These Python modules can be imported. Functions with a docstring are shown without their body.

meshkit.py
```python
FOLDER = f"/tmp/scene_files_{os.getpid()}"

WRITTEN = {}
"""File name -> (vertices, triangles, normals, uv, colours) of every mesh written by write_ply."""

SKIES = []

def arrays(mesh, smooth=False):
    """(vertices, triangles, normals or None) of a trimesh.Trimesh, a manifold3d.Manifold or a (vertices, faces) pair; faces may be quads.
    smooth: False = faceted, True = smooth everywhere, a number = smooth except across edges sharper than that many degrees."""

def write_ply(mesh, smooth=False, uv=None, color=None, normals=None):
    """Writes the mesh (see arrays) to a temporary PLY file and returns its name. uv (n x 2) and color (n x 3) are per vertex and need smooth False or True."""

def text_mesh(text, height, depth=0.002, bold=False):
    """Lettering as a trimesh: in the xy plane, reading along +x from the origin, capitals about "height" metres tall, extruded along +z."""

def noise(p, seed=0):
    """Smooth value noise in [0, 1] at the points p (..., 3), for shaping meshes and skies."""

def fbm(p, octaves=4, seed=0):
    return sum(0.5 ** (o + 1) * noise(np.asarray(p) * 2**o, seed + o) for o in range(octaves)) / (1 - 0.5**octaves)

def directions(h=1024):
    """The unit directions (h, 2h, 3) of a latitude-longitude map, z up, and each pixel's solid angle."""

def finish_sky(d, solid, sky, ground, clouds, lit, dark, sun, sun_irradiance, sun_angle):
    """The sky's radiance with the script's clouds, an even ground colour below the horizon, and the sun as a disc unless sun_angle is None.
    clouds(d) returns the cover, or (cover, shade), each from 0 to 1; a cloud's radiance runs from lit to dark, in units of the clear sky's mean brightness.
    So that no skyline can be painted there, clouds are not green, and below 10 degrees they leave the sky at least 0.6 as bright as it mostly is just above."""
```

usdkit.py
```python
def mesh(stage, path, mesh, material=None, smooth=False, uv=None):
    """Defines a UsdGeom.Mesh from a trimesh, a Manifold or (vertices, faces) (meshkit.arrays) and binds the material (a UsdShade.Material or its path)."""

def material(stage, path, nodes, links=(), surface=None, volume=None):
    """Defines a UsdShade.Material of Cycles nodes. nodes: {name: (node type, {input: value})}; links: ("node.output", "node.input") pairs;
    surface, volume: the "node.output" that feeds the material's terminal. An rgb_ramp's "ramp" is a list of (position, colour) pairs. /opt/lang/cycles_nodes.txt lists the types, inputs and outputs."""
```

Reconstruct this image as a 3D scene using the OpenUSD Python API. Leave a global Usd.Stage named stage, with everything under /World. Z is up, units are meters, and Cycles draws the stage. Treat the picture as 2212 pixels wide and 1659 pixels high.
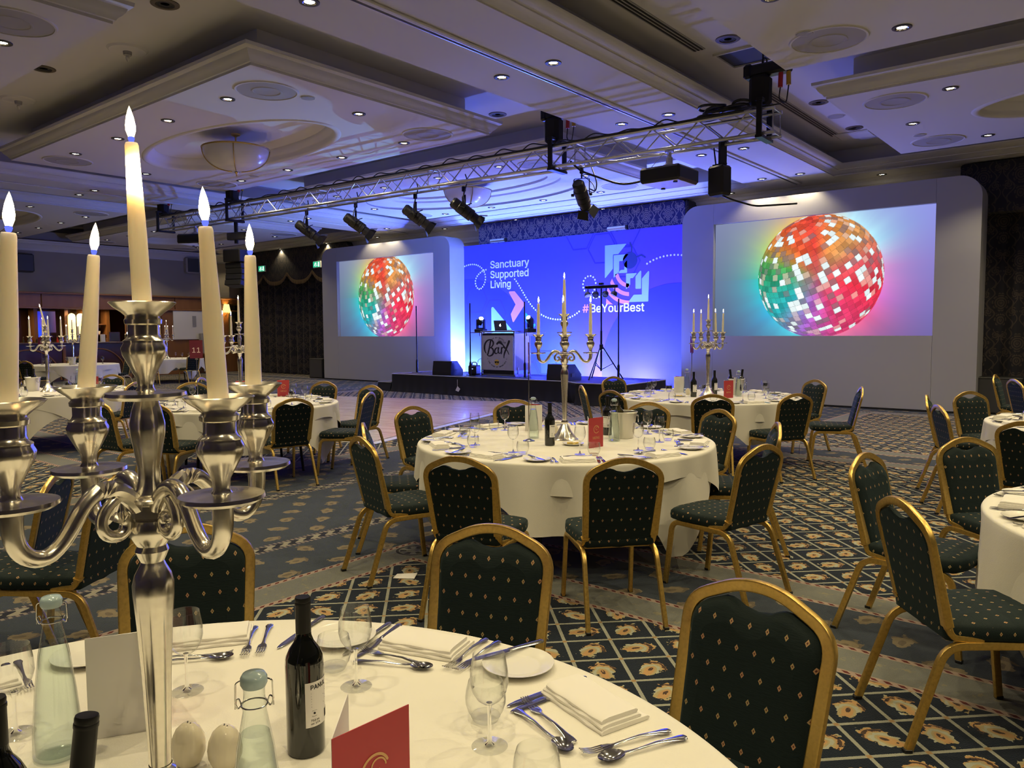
import math, random, numpy as np, trimesh, usdkit, meshkit
from pxr import Usd, UsdGeom, UsdLux, UsdShade, Gf, Sdf, Vt
from shapely.geometry import Polygon, Point, LineString, box as sbox
from shapely import affinity, union_all

random.seed(7)
RNG = np.random.default_rng(11)
PI = math.pi
stage = Usd.Stage.CreateInMemory()
UsdGeom.Xform.Define(stage, '/World')
UsdGeom.Scope.Define(stage, '/World/Looks')

# ------------------------------------------------------------------ camera, light levels, exposure
cam = UsdGeom.Camera.Define(stage, '/World/camera')
YAW, PITCH, ROLL, EYE = math.radians(39.2), math.radians(3.94), math.radians(0.38), (0.0, 0.0, 1.58)
_f = np.array([-math.sin(YAW) * math.cos(PITCH), math.cos(YAW) * math.cos(PITCH), -math.sin(PITCH)])
_r0 = np.array([math.cos(YAW), math.sin(YAW), 0.0]); _u0 = np.cross(_r0, _f)
_r = math.cos(ROLL) * _r0 - math.sin(ROLL) * _u0; _u = np.cross(_r, _f)
cam.AddTransformOp().Set(Gf.Matrix4d(*_r, 0, *_u, 0, *(-_f), 0, *EYE, 1))
cam.CreateHorizontalApertureAttr(36.0); cam.CreateVerticalApertureAttr(27.0)
cam.CreateFocalLengthAttr(36.0 * 1661 / 2212); cam.CreateClippingRangeAttr((0.05, 200.0))
cam.CreateExposureAttr(EXPO := -0.15)
DOWN_I, DOWN_C = 38.0, (1.0, 0.83, 0.48)       # recessed downlights
UP_I = 1.0                                      # stage uplights multiplier
SCREEN_I = 1.25                                 # projected pictures

def light(kind, name, loc, color, inten, look=None, **kw):
    """A lamp's own light: kind rect / sphere / disk; look is the direction it shines in."""
    L = {'rect': UsdLux.RectLight, 'sphere': UsdLux.SphereLight, 'disk': UsdLux.DiskLight}[kind].Define(stage, '/World/' + name)
    L.CreateColorAttr(Gf.Vec3f(*color)); L.CreateIntensityAttr(float(inten)); L.CreateNormalizeAttr(True)
    for k, v in kw.items():
        if k in ('cone', 'soft'):
            s = UsdLux.ShapingAPI.Apply(L.GetPrim())
            (s.CreateShapingConeAngleAttr if k == 'cone' else s.CreateShapingConeSoftnessAttr)(float(v))
        else:
            getattr(L, 'Create' + k[0].upper() + k[1:] + 'Attr')(float(v))
    M = np.eye(4); d = np.array(look if look is not None else (0, 0, -1), float); d /= np.linalg.norm(d)
    a = np.array([1.0, 0, 0]) if abs(d[0]) < 0.9 else np.array([0, 1.0, 0])
    x = a - d * (a @ d); x /= np.linalg.norm(x); z = -d; y = np.cross(z, x)
    L.AddTransformOp().Set(Gf.Matrix4d(*x, 0, *y, 0, *z, 0, *loc, 1))
    return L

# ------------------------------------------------------------------ node graphs as expressions
class V:
    def __init__(s, g, n): s.g, s.n = g, n
    def _m(s, op, *o): return s.g.math(op, s, *o)
    def __add__(s, o): return s._m('add', o)
    __radd__ = __add__
    def __sub__(s, o): return s._m('subtract', o)
    def __rsub__(s, o): return s.g.math('subtract', o, s)
    def __mul__(s, o): return s._m('multiply', o)
    __rmul__ = __mul__
    def __truediv__(s, o): return s._m('divide', o)
    def __lt__(s, o): return s._m('less_than', o)
    def __gt__(s, o): return s._m('greater_than', o)
    def __getattr__(s, op):
        if op.startswith('__'): raise AttributeError(op)
        ops = {'abs': 'absolute', 'frac': 'fraction', 'sin': 'sine', 'cos': 'cosine', 'min': 'minimum', 'max': 'maximum', 'mod': 'floored_modulo', 'pow': 'power', 'atan2': 'arctan2'}
        return lambda *o: s.g.math(ops.get(op, op), s, *o)

class G:
    """A Cycles node graph; every method returns an output that the next can take."""
    def __init__(s): s.nodes, s.links = {}, []
    def node(s, kind, out, **inp):
        name = f'n{len(s.nodes)}'; vals = {}
        for k, v in inp.items():
            if isinstance(v, V): s.links.append((v.n, f'{name}.{k}'))
            else: vals[k] = v
        s.nodes[name] = (kind, vals)
        return V(s, f'{name}.{out}')
    def math(s, op, *o):
        return s.node('math', 'value', math_type=op, **{f'value{i+1}': v for i, v in enumerate(o)})
    def pos(s): return s.node('geometry', 'position')
    def obj(s): return s.node('texture_coordinate', 'object')
    def xyz(s, v):
        a = s.node('separate_xyz', 'x', vector=v); n = a.n.split('.')[0]
        return a, V(s, n + '.y'), V(s, n + '.z')
    def vec(s, x, y, z=0.0): return s.node('combine_xyz', 'vector', x=x, y=y, z=z)
    def noise(s, v, scale, detail=2.0, **k): return s.node('noise_texture', 'fac', vector=v, scale=scale, detail=detail, **k)
    def mix(s, f, a, b): return s.node('mix_color', 'result', fac=f, a=a, b=b)
    def bump(s, h, strength=0.3, dist=0.01): return s.node('bump', 'normal', height=h, strength=strength, distance=dist)
    def out(s, name, surf): return usdkit.material(stage, f'/World/Looks/{name}', s.nodes, s.links, surface=surf.n)

M = {}
def plain(name, color, rough=0.5, metal=0.0, spec=0.5, **kw):
    g = G(); M[name] = g.out(name, g.node('principled_bsdf', 'BSDF', base_color=color, roughness=rough, metallic=metal, specular_ior_level=spec, **kw))
def grainy(name, c1, c2, scale=20.0, rough=0.6, metal=0.0, bump=0.0, stretch=(1, 1, 1), **kw):
    g = G(); v = g.node('mapping', 'vector', vector=g.obj(), scale=stretch)
    n = g.noise(v, scale, 4.0); inp = dict(base_color=g.mix(n, c1, c2), roughness=rough, metallic=metal, **kw)
    if bump: inp['normal'] = g.bump(n, bump, 0.004)
    M[name] = g.out(name, g.node('principled_bsdf', 'BSDF', **inp))
def glowing(name, color, strength):
    g = G(); M[name] = g.out(name, g.node('emission', 'emission', color=color, strength=strength))
def pane(name, tint=(1, 1, 1), refl=(1, 1, 1), rough=0.0, ior=1.5):
    g = G(); w = g.node('layer_weight', 'facing', blend=0.5); f = w.pow(3.2) * 0.75 + (0.035 if ior > 1.3 else 0.01)
    M[name] = g.out(name, g.node('mix_closure', 'closure', fac=f, closure1=g.node('transparent_bsdf', 'BSDF', color=g.mix(w.pow(3.0), tint, tuple(0.5 * k for k in tint))), closure2=g.node('glossy_bsdf', 'BSDF', color=refl, roughness=rough)))

plain('ceiling_paint', (0.60, 0.585, 0.58), 0.75, spec=0.2)
plain('vent_dark', (0.10, 0.08, 0.055), 0.6)
plain('grille_grey', (0.34, 0.33, 0.33), 0.7)
grainy('wall_paint', (0.30, 0.265, 0.225), (0.33, 0.295, 0.25), 3.0, 0.8)
plain('set_white', (0.40, 0.40, 0.43), 0.55)
plain('black_cloth', (0.010, 0.010, 0.013), 0.9)
plain('black_plastic', (0.012, 0.012, 0.013), 0.42)
plain('dark_grey', (0.05, 0.05, 0.055), 0.5)
plain('black_metal', (0.02, 0.02, 0.022), 0.38, 0.6)
plain('stage_deck', (0.03, 0.03, 0.035), 0.55)
plain('aluminium', (0.62, 0.62, 0.63), 0.32, 1.0)
plain('chrome', (0.75, 0.74, 0.72), 0.13, 1.0)
plain('white_plastic', (0.8, 0.8, 0.8), 0.4)
plain('paper', (0.78, 0.76, 0.74), 0.7)
plain('red_card', (0.42, 0.035, 0.045), 0.5)
plain('maroon_card', (0.14, 0.012, 0.035), 0.5)
plain('gold_print', (0.62, 0.36, 0.16), 0.45, 0.3)
plain('pale_print', (0.85, 0.70, 0.68), 0.6)
plain('red_plug', (0.45, 0.02, 0.02), 0.4)
plain('yellow_plug', (0.50, 0.30, 0.02), 0.4)
plain('brass', (0.60, 0.43, 0.16), 0.3, 1.0)
glowing('bulb_glow', (1.0, 0.90, 0.62), 14.0)
glowing('exit_green', (0.02, 0.42, 0.20), 1.3)
glowing('exit_white', (0.75, 1.0, 0.9), 1.6)
glowing('white_glow', (0.85, 0.92, 1.0), 9.0)
glowing('blue_glow', (0.25, 0.35, 1.0), 2.0)
def colours(name, emit=0.0, rough=0.7):
    """Flat print or a projected picture: the colour comes with the mesh's vertices."""
    g = G(); c = g.node('attribute', 'color', attribute='tint')
    M[name] = g.out(name, g.node('emission', 'emission', color=c, strength=emit) if emit else g.node('principled_bsdf', 'BSDF', base_color=c, roughness=rough))
colours('projected', SCREEN_I); colours('printed')  # the screens glow by themselves, standing in for the projectors' light

# gold lacquered tube of the chairs
g = G(); n = g.noise(g.obj(), 9.0, 3.0); n2 = g.noise(g.obj(), 70.0, 2.0)
M['gold_frame'] = g.out('gold_frame', g.node('principled_bsdf', 'BSDF', base_color=g.mix(n, (0.60, 0.40, 0.105), (0.72, 0.49, 0.15)), metallic=0.85, roughness=g.math('multiply_add', n2, 0.16, 0.26)))
# polished silver plate
g = G(); n = g.noise(g.obj(), 26.0, 2.0)
M['silver'] = g.out('silver', g.node('principled_bsdf', 'BSDF', base_color=(0.82, 0.78, 0.70), metallic=1.0, roughness=g.math('multiply_add', n, 0.14, 0.14), normal=g.bump(n, 0.08, 0.004)))
plain('steel', (0.66, 0.66, 0.68), 0.11, 1.0)
plain('china', (0.80, 0.78, 0.72), 0.16)
plain('egg_china', (0.72, 0.66, 0.52), 0.10)
g = G(); w = g.noise(g.obj(), 260.0, 1.0); big = g.noise(g.obj(), 5.0, 3.0)
M['linen'] = g.out('linen', g.node('principled_bsdf', 'BSDF', base_color=g.mix(big, (0.74, 0.715, 0.64), (0.80, 0.775, 0.71)), roughness=0.85, sheen_weight=0.15, specular_ior_level=0.15, normal=g.bump(w * 0.25 + big, 0.22, 0.006)))
plain('napkin_linen', (0.80, 0.775, 0.73), 0.85, spec=0.15)
plain('wax', (0.84, 0.74, 0.58), 0.42, subsurface_weight=0.35, subsurface_scale=0.012, subsurface_radius=(1.0, 0.6, 0.3))
plain('wick', (0.02, 0.015, 0.012), 0.9)
glowing('flame', (1.0, 0.72, 0.34), 22.0)
glowing('flame_base', (0.12, 0.16, 1.0), 1.6)
pane('clear_glass', (0.985, 0.99, 0.985)); pane('bottle_glass', (0.93, 0.965, 0.955))
pane('water', (0.93, 0.97, 0.955), ior=1.2)
plain('glass_solid', (0.97, 0.98, 0.98), 0.0, transmission_weight=1.0, ior=1.45)
plain('wine_black', (0.004, 0.005, 0.004), 0.04, coat_weight=0.6)
plain('wine_green', (0.035, 0.03, 0.006), 0.06, coat_weight=0.5)
plain('foil', (0.008, 0.008, 0.009), 0.38, spec=0.3)
plain('stopper', (0.42, 0.55, 0.60), 0.18)
plain('butter', (0.75, 0.55, 0.14), 0.5)
plain('ice_bucket', (0.62, 0.60, 0.55), 0.33, 0.85)
plain('edge_trim', (0.62, 0.64, 0.70), 0.35, 0.4)
grainy('wood_bar', (0.20, 0.085, 0.028), (0.30, 0.135, 0.045), 6.0, 0.4, stretch=(1, 1, 0.15))
grainy('wood_dark', (0.045, 0.017, 0.009), (0.075, 0.028, 0.013), 6.0, 0.35, stretch=(1, 1, 0.2))
plain('shade_cloth', (0.85, 0.72, 0.40), 0.8, emission_color=(1.0, 0.78, 0.32), emission_strength=1.3)
plain('shade_glass', (0.60, 0.585, 0.585), 0.22)
plain('mirror', (0.35, 0.33, 0.30), 0.05, 1.0)

# upholstery: dark green cloth with small woven diamonds (object space, so each pad carries its own print)
def upholstery(name, flat):
    g = G(); x, y, z = g.xyz(g.obj()); a, b = x, z
    if flat:
        up = g.xyz(g.node('geometry', 'normal'))[2].abs() > 0.6; a, b = x + y * (1.0 - up), y * up + z * (1.0 - up)
    sx, sz = 0.052, 0.060
    u, w = a / sx + 40.0, b / sz + 40.0
    row = w.floor(); u2 = u + row.mod(2.0) * 0.5
    du, dw = (u2.frac() - 0.5).abs() * sx, (w.frac() - 0.5).abs() * sz
    d = du / 0.0058 + dw / 0.0085
    dia = d < 1.0; core = d < 0.38
    rnd = g.node('white_noise_texture', 'value', dimensions='3D', vector=g.vec(u2.floor(), row, 3.0))
    weave = g.noise(g.node('mapping', 'vector', vector=g.obj(), scale=(40, 300, 300)), 1.0, 3.0)
    base = g.mix(weave, (0.0022, 0.0062, 0.0075), (0.0065, 0.016, 0.0165))
    c = g.mix(dia, base, g.mix(rnd, (0.34, 0.27, 0.12), (0.40, 0.215, 0.12)))
    c = g.mix(core, c, (0.10, 0.03, 0.02))
    M[name] = g.out(name, g.node('principled_bsdf', 'BSDF', base_color=c, roughness=0.8, specular_ior_level=0.25, sheen_weight=0.12, sheen_tint=(0.3, 0.5, 0.6), normal=g.bump(weave, 0.25, 0.003)))
upholstery('fabric_back', False); upholstery('fabric_seat', True)

# the patterned carpet: lattice panels, aisles, grey bands with checked edges, scattered motifs
g = G(); x, y, _ = g.xyz(g.pos())
fx = ((x + 5.9 + 6.15 + 61.5).mod(12.3) - 6.15).abs()
fy = ((y - 4.215 + 2.925 + 58.5).mod(5.85) - 2.925).abs()
sd, sb = (fx - 2.03).min(fy - 0.575), (fx - 1.73).min(fy - 0.285)
lat, band = sd > 0.0, sb > 0.0
S2 = math.sqrt(0.5)
def cells(pitch, pu, pv):
    u, v = (x + y) * (S2 / pitch) + (200.0 - pu), (x - y) * (S2 / pitch) + (200.0 - pv)
    iu, iv = u.floor(), v.floor(); a, b = u.frac() - 0.5, v.frac() - 0.5
    return iu, iv, a, b
def motif(iu, iv, a, b, size, nscale):
    """Ragged shell-like blobs, one to a cell, each turned its own way. Returns the mask and its inner drawing."""
    r1 = g.node('white_noise_texture', 'value', dimensions='3D', vector=g.vec(iu, iv, 1.0)); ang = (r1 * 4.0).floor() * 0.7 + 0.2
    ca, sa = ang.cos(), ang.sin(); p, q = a * ca - b * sa, a * sa + b * ca
    wob = g.noise(g.vec(p + iu * 3.1, q + iv * 5.3), nscale, 3.0)
    r = ((p / (0.34 * size)).pow(2.0) + (q / (0.21 * size)).pow(2.0)).sqrt()
    s = ((p * 0.8 + q - 0.27 * size).abs() / 0.05).max((p - q).abs() / (0.22 * size))        # a small twig beside the shell
    m = ((r + (wob - 0.5) * 1.5) < 0.86).max((s + (wob - 0.5) * 1.3) < 0.8)
    ink = ((r * 5.5 + wob * 3.0 + p * 9.0).sin() + (wob - 0.5) * 1.2)
    return m, ink
iu, iv, a, b = cells(0.235, 2.74, -16.05)
cen = g.noise(g.pos(), 180.0, 2.0)
line = (a.abs().max(b.abs()) + (cen - 0.5) * 0.02) > 0.462
cross = (a.abs().min(b.abs())) > 0.455
m1, ink1 = motif(iu, iv, a, b, 1.2, 8.0)
tan = g.mix(ink1 > 0.1, (0.34, 0.28, 0.145), (0.40, 0.235, 0.10)); tan = g.mix(ink1 > 0.82, tan, (0.06, 0.035, 0.025)); tan = g.mix(ink1 < -0.75, tan, (0.33, 0.34, 0.27))
latc = g.mix(m1, (0.0055, 0.011, 0.022), tan); latc = g.mix(line, latc, (0.27, 0.275, 0.225)); latc = g.mix(cross, latc, (0.30, 0.19, 0.085))
iu2, iv2, a2, b2 = cells(0.30, 0.3, 0.6)
m2, ink2 = motif(iu2, iv2, a2, b2, 0.95, 6.0)
fieldc = g.mix(m2, g.mix(cen, (0.030, 0.040, 0.058), (0.042, 0.053, 0.070)), g.mix(ink2 > 0.3, (0.185, 0.150, 0.095), (0.12, 0.095, 0.065)))
gx = ((x + 5.66 + 6.15 + 61.5).mod(12.3) - 6.15).abs() - 0.76                                # two woven chains down each aisle
ch = (gx.abs() < 0.085) * (fx < 1.5)
cw = ((y * 46.0 + (gx * 60.0).sin() * 1.5).sin() > 0.0)
chc = g.mix(gx.abs() > 0.048, g.mix(cw, (0.012, 0.014, 0.025), (0.24, 0.225, 0.18)), g.mix((y * 165.0).sin() > 0.0, (0.20, 0.17, 0.15), (0.05, 0.045, 0.06)))
fieldc = g.mix(ch, fieldc, chc)
wash = g.noise(g.pos(), 14.0, 6.0, roughness=0.7)
bandc = g.mix(wash > 0.60, g.mix(cen, (0.125, 0.130, 0.120), (0.165, 0.170, 0.155)), (0.20, 0.185, 0.125))
edge = (sd.abs() < 0.022).max((sb.abs() < 0.022)); chk = ((x + y) * 105.0).sin() * ((x - y) * 0.0 + 1.0) > 0.1
edgc = g.mix(chk * ((sd.abs() < 0.011).max(sb.abs() < 0.011)), (0.31, 0.235, 0.19), (0.10, 0.018, 0.015))
mx, my = fx - 1.88, fy - 0.43; mr = (mx * mx + my * my).sqrt()                                # round medallion where bands meet
med = (mr < 0.125) * ((mr > 0.105) + ((my.atan2(mx) * 6.0).sin() > 0.1) * (mr > 0.05) * (mr < 0.095))
bandc = g.mix(med > 0.5, bandc, (0.03, 0.03, 0.035))
col = g.mix(band, fieldc, bandc); col = g.mix(lat, col, latc); col = g.mix(edge * (fx > 1.70) * (fy > 0.26), col, edgc)
M['carpet'] = g.out('carpet', g.node('principled_bsdf', 'BSDF', base_color=col, roughness=0.95, specular_ior_level=0.08, sheen_weight=0.12, normal=g.bump(cen, 0.5, 0.006)))
# pale parquet of the dance floor, long narrow strips (object space)
g = G(); x, y, _ = g.xyz(g.obj())
row = (y / 0.065).floor(); rn = g.node('white_noise_texture', 'value', dimensions='2D', vector=g.vec(row, (x / 0.9 + row * 0.37).floor()))
gr = g.noise(g.node('mapping', 'vector', vector=g.obj(), scale=(2.0, 30.0, 1.0)), 1.0, 4.0)
c = g.mix(rn * 0.6 + gr * 0.5, (0.36, 0.25, 0.19), (0.62, 0.50, 0.42)); c = g.mix((y / 0.065).frac() < 0.06, c, (0.20, 0.13, 0.10))
M['parquet'] = g.out('parquet', g.node('principled_bsdf', 'BSDF', base_color=c, roughness=g.math('multiply_add', gr, 0.15, 0.20), coat_weight=0.2))
# damask of curtains and pelmets: mirrored flower heads in half-drop rows
def damask(name, dark, pale):
    g = G(); x, y, z = g.xyz(g.obj()); u, w = x / 0.60 + 50.0, z / 0.78 + 50.0
    u = u + w.floor().mod(2.0) * 0.5; a, b = u.frac() - 0.5, w.frac() - 0.5; aa = a.abs()
    def flower(cx, cy, r0, k, sy):
        p, q = aa - cx, (b - cy) * sy; r = (p * p + q * q).sqrt(); t = q.atan2(p)
        return (r < (((t * k).cos().abs() * 0.45 + 0.55) * r0)) * ((r * 95.0 + t * 2.0).sin() > -0.45)
    f = flower(0.0, 0.16, 0.27, 4.5, 1.15).max(flower(0.0, -0.26, 0.19, 3.5, 1.0)).max(flower(0.33, -0.08, 0.15, 3.0, 1.2)).max(flower(0.40, 0.33, 0.13, 2.5, 1.1))
    vine = ((aa - 0.26 - (b * 12.5).sin() * 0.10).abs() < 0.022) + ((aa - 0.40 + (b * 12.5).cos() * 0.07).abs() < 0.016)
    n = g.noise(g.obj(), 160.0, 2.0)
    c = g.mix(f.max(vine.min(1.0)), dark, g.mix(n, pale, tuple(k * 0.75 for k in pale)))
    M[name] = g.out(name, g.node('principled_bsdf', 'BSDF', base_color=c, roughness=0.75, sheen_weight=0.1))
damask('damask', (0.009, 0.009, 0.018), (0.065, 0.048, 0.042)); damask('damask_pelmet', (0.025, 0.03, 0.16), (0.34, 0.31, 0.36))  # the second damask has the blue stage light put into its colour
# printed stage backdrop: violet to blue with a soft diagonal change of tone
g = G(); x, y, z = g.xyz(g.obj())
M['backdrop'] = g.out('backdrop', g.node('principled_bsdf', 'BSDF', base_color=g.mix(g.node('map_range', 'result', value=x * 0.9 - z * 0.35, from_min=-1.0, from_max=4.6, clamp=True), (0.075, 0.075, 0.62), (0.16, 0.055, 0.60)), roughness=0.6))
plain('print_hex', (0.05, 0.035, 0.42), 0.6); plain('print_sky', (0.36, 0.62, 0.95), 0.6); plain('print_pink', (0.95, 0.32, 0.38), 0.6)
plain('print_white', (0.92, 0.94, 0.97), 0.6); plain('print_navy', (0.02, 0.04, 0.22), 0.6); plain('print_cyan', (0.04, 0.45, 0.85), 0.6); plain('print_tone', (0.045, 0.05, 0.52), 0.6)
plain('ink', (0.012, 0.012, 0.014), 0.6); plain('emoji_yellow', (0.75, 0.50, 0.06), 0.5)
grainy('concrete_print', (0.34, 0.33, 0.33), (0.52, 0.50, 0.49), 5.0, 0.7)

# ------------------------------------------------------------------ meshes
class MB:
    """Collects shapes into one mesh."""
    def __init__(s): s.v, s.f, s.n = [], [], 0
    def add(s, v, f):
        v = np.asarray(v, float); f = np.asarray(f, int)
        if f.shape[1] == 4: f = np.vstack([f[:, [0, 1, 2]], f[:, [0, 2, 3]]])
        s.v.append(v); s.f.append(f + s.n); s.n += len(v); return s
    def tm(s, m, T=None):
        v = np.array(m.vertices)
        if T is not None: v = v @ np.asarray(T)[:3, :3].T + np.asarray(T)[:3, 3]
        return s.add(v, m.faces)
    def box(s, c, d, rz=0.0, bevel=0.0):
        c, d = np.asarray(c, float), np.asarray(d, float) / 2
        if bevel:
            b = min(bevel, d.min() * 0.9); p = []
            for sx in (-1, 1):
                for sy in (-1, 1):
                    for sz in (-1, 1):
                        p += [(sx * (d[0] - b), sy * (d[1] - b), sz * d[2]), (sx * (d[0] - b), sy * d[1], sz * (d[2] - b)), (sx * d[0], sy * (d[1] - b), sz * (d[2] - b))]
            h = trimesh.convex.convex_hull(np.array(p)); v, f = np.array(h.vertices), h.faces
        else:
            v = np.array([(x, y, z) for x in (-1, 1) for y in (-1, 1) for z in (-1, 1)], float) * d
            f = [(0, 1, 3, 2), (4, 6, 7, 5), (0, 4, 5, 1), (2, 3, 7, 6), (0, 2, 6, 4), (1, 5, 7, 3)]
        k, q = math.cos(rz), math.sin(rz)
        v = v @ np.array([[k, q, 0], [-q, k, 0], [0, 0, 1]]) + c
        return s.add(v, f)
    def lathe(s, prof, n=32, c=(0, 0, 0), flute=0, amp=0.0, fl=(0, 0)):
        """Turns (r, z) pairs about z; flute: lobes of depth amp between heights fl."""
        t = np.arange(n) * 2 * PI / n; prof = np.asarray(prof, float)
        r = np.repeat(prof[:, :1], n, 1)
        if flute:
            w = ((prof[:, 1] >= fl[0]) & (prof[:, 1] <= fl[1])).astype(float)[:, None]
            r = r * (1 + amp * w * (np.abs(np.cos(flute * t / 2)) * 2 - 1.3)[None, :])
        v = np.stack([r * np.cos(t), r * np.sin(t), np.repeat(prof[:, 1:2], n, 1)], -1).reshape(-1, 3) + np.asarray(c, float)
        i = np.arange(len(prof) - 1)[:, None] * n; j = np.arange(n)[None, :]; k = (j + 1) % n
        f = np.stack([i + j, i + k, i + n + k, i + n + j], -1).reshape(-1, 4)
        return s.add(v, f)
    def tube(s, pts, sec, closed=False, cap=True, up=None):
        """Sweeps a section (list of (a, b)), a radius, or one radius per point along pts."""
        pts = np.asarray(pts, float); m = len(pts)
        rad = np.ones(m)
        if np.ndim(sec) == 0: sec, rad = [(math.cos(t) * sec, math.sin(t) * sec) for t in np.arange(8) * PI / 4], rad
        elif np.ndim(sec) == 1: rad = np.asarray(sec, float); sec = [(math.cos(t), math.sin(t)) for t in np.arange(10) * PI / 5]
        sec = np.asarray(sec, float); k = len(sec)
        nx, pv = np.roll(pts, -1, 0), np.roll(pts, 1, 0)
        if not closed: nx[-1], pv[0] = pts[-1], pts[0]
        t = nx - pv; t /= np.linalg.norm(t, axis=1, keepdims=True) + 1e-12
        ref = np.asarray(up, float) if up is not None else None
        if ref is None:
            ref = np.array([0, 0, 1.0]) if np.abs(t[:, 2]).max() < 0.95 else np.array([0.31, 0.95, 0.05])
        V_ = []
        for i in range(m):
            a = np.cross(t[i], ref); a /= np.linalg.norm(a) + 1e-12; b = np.cross(a, t[i])
            d1 = pts[i] - pts[i - 1] if (i or closed) else pts[1] - pts[0]; d1 = d1 / (np.linalg.norm(d1) + 1e-12)
            c = max(0.5, abs(d1 @ t[i]))
            V_.append(pts[i] + rad[i] * (sec[:, :1] * a / c ** 0.5 + sec[:, 1:] * b / c ** 0.5))
        v = np.vstack(V_); f = []
        for i in range(m if closed else m - 1):
            o, p = i * k, ((i + 1) % m) * k
            f += [(o + j, o + (j + 1) % k, p + (j + 1) % k, p + j) for j in range(k)]
        s.add(v, f)
        if cap and not closed:
            for o in (0, (m - 1) * k):
                s.add(v[o:o + k], [(0, j, j + 1) if o else (0, j + 1, j) for j in range(1, k - 1)])
        return s
    def prism(s, poly, h, T=None):
        """A shapely polygon in xy pushed up along z by h, then placed by T."""
        for p in getattr(poly, 'geoms', [poly]):
            if p.is_empty or p.geom_type != 'Polygon': continue
            s.tm(trimesh.creation.extrude_polygon(p, h, engine='earcut'), T)
        return s
    def frame(s, x0, x1, y0, y1, prof):
        """A moulding mitred round a rectangle: (outward, z) pairs."""
        v = np.array([p for d, z in prof for p in ((x0 - d, y0 - d, z), (x1 + d, y0 - d, z), (x1 + d, y1 + d, z), (x0 - d, y1 + d, z))])
        f = [(i * 4 + j, i * 4 + (j + 1) % 4, i * 4 + 4 + (j + 1) % 4, i * 4 + 4 + j) for i in range(len(prof) - 1) for j in range(4)]
        return s.add(v, f)
    def get(s): return np.vstack(s.v), np.vstack(s.f)

def mtx(loc=(0, 0, 0), rx=0.0, ry=0.0, rz=0.0, sc=1.0):
    T = trimesh.transformations.euler_matrix(rx, ry, rz); T[:3, :3] = T[:3, :3] * sc; T[:3, 3] = loc; return T
UPRIGHT = lambda loc, rz=0.0, sc=1.0: mtx(loc, PI / 2, 0, rz, sc)      # xy drawing stood up, facing -y (turned by rz)
def arc(c, r, a0, a1, n): return [(c[0] + r * math.cos(a0 + (a1 - a0) * i / n), c[1] + r * math.sin(a0 + (a1 - a0) * i / n)) for i in range(n + 1)]
def fillet(pts, r, n=5):
    """Rounds the inner corners of a polyline of any dimension."""
    P = [np.asarray(p, float) for p in pts]; out = [P[0]]
    for i in range(1, len(P) - 1):
        a, b = P[i - 1] - P[i], P[i + 1] - P[i]; la, lb = np.linalg.norm(a), np.linalg.norm(b); rr = min((r[i] if np.ndim(r) else r), la * 0.49, lb * 0.49)
        p0, p1 = P[i] + a / la * rr, P[i] + b / lb * rr
        out += [p0 * (1 - t) ** 2 + 2 * P[i] * t * (1 - t) + p1 * t ** 2 for t in np.linspace(0, 1, n + 1)]
    return out + [P[-1]]

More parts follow.
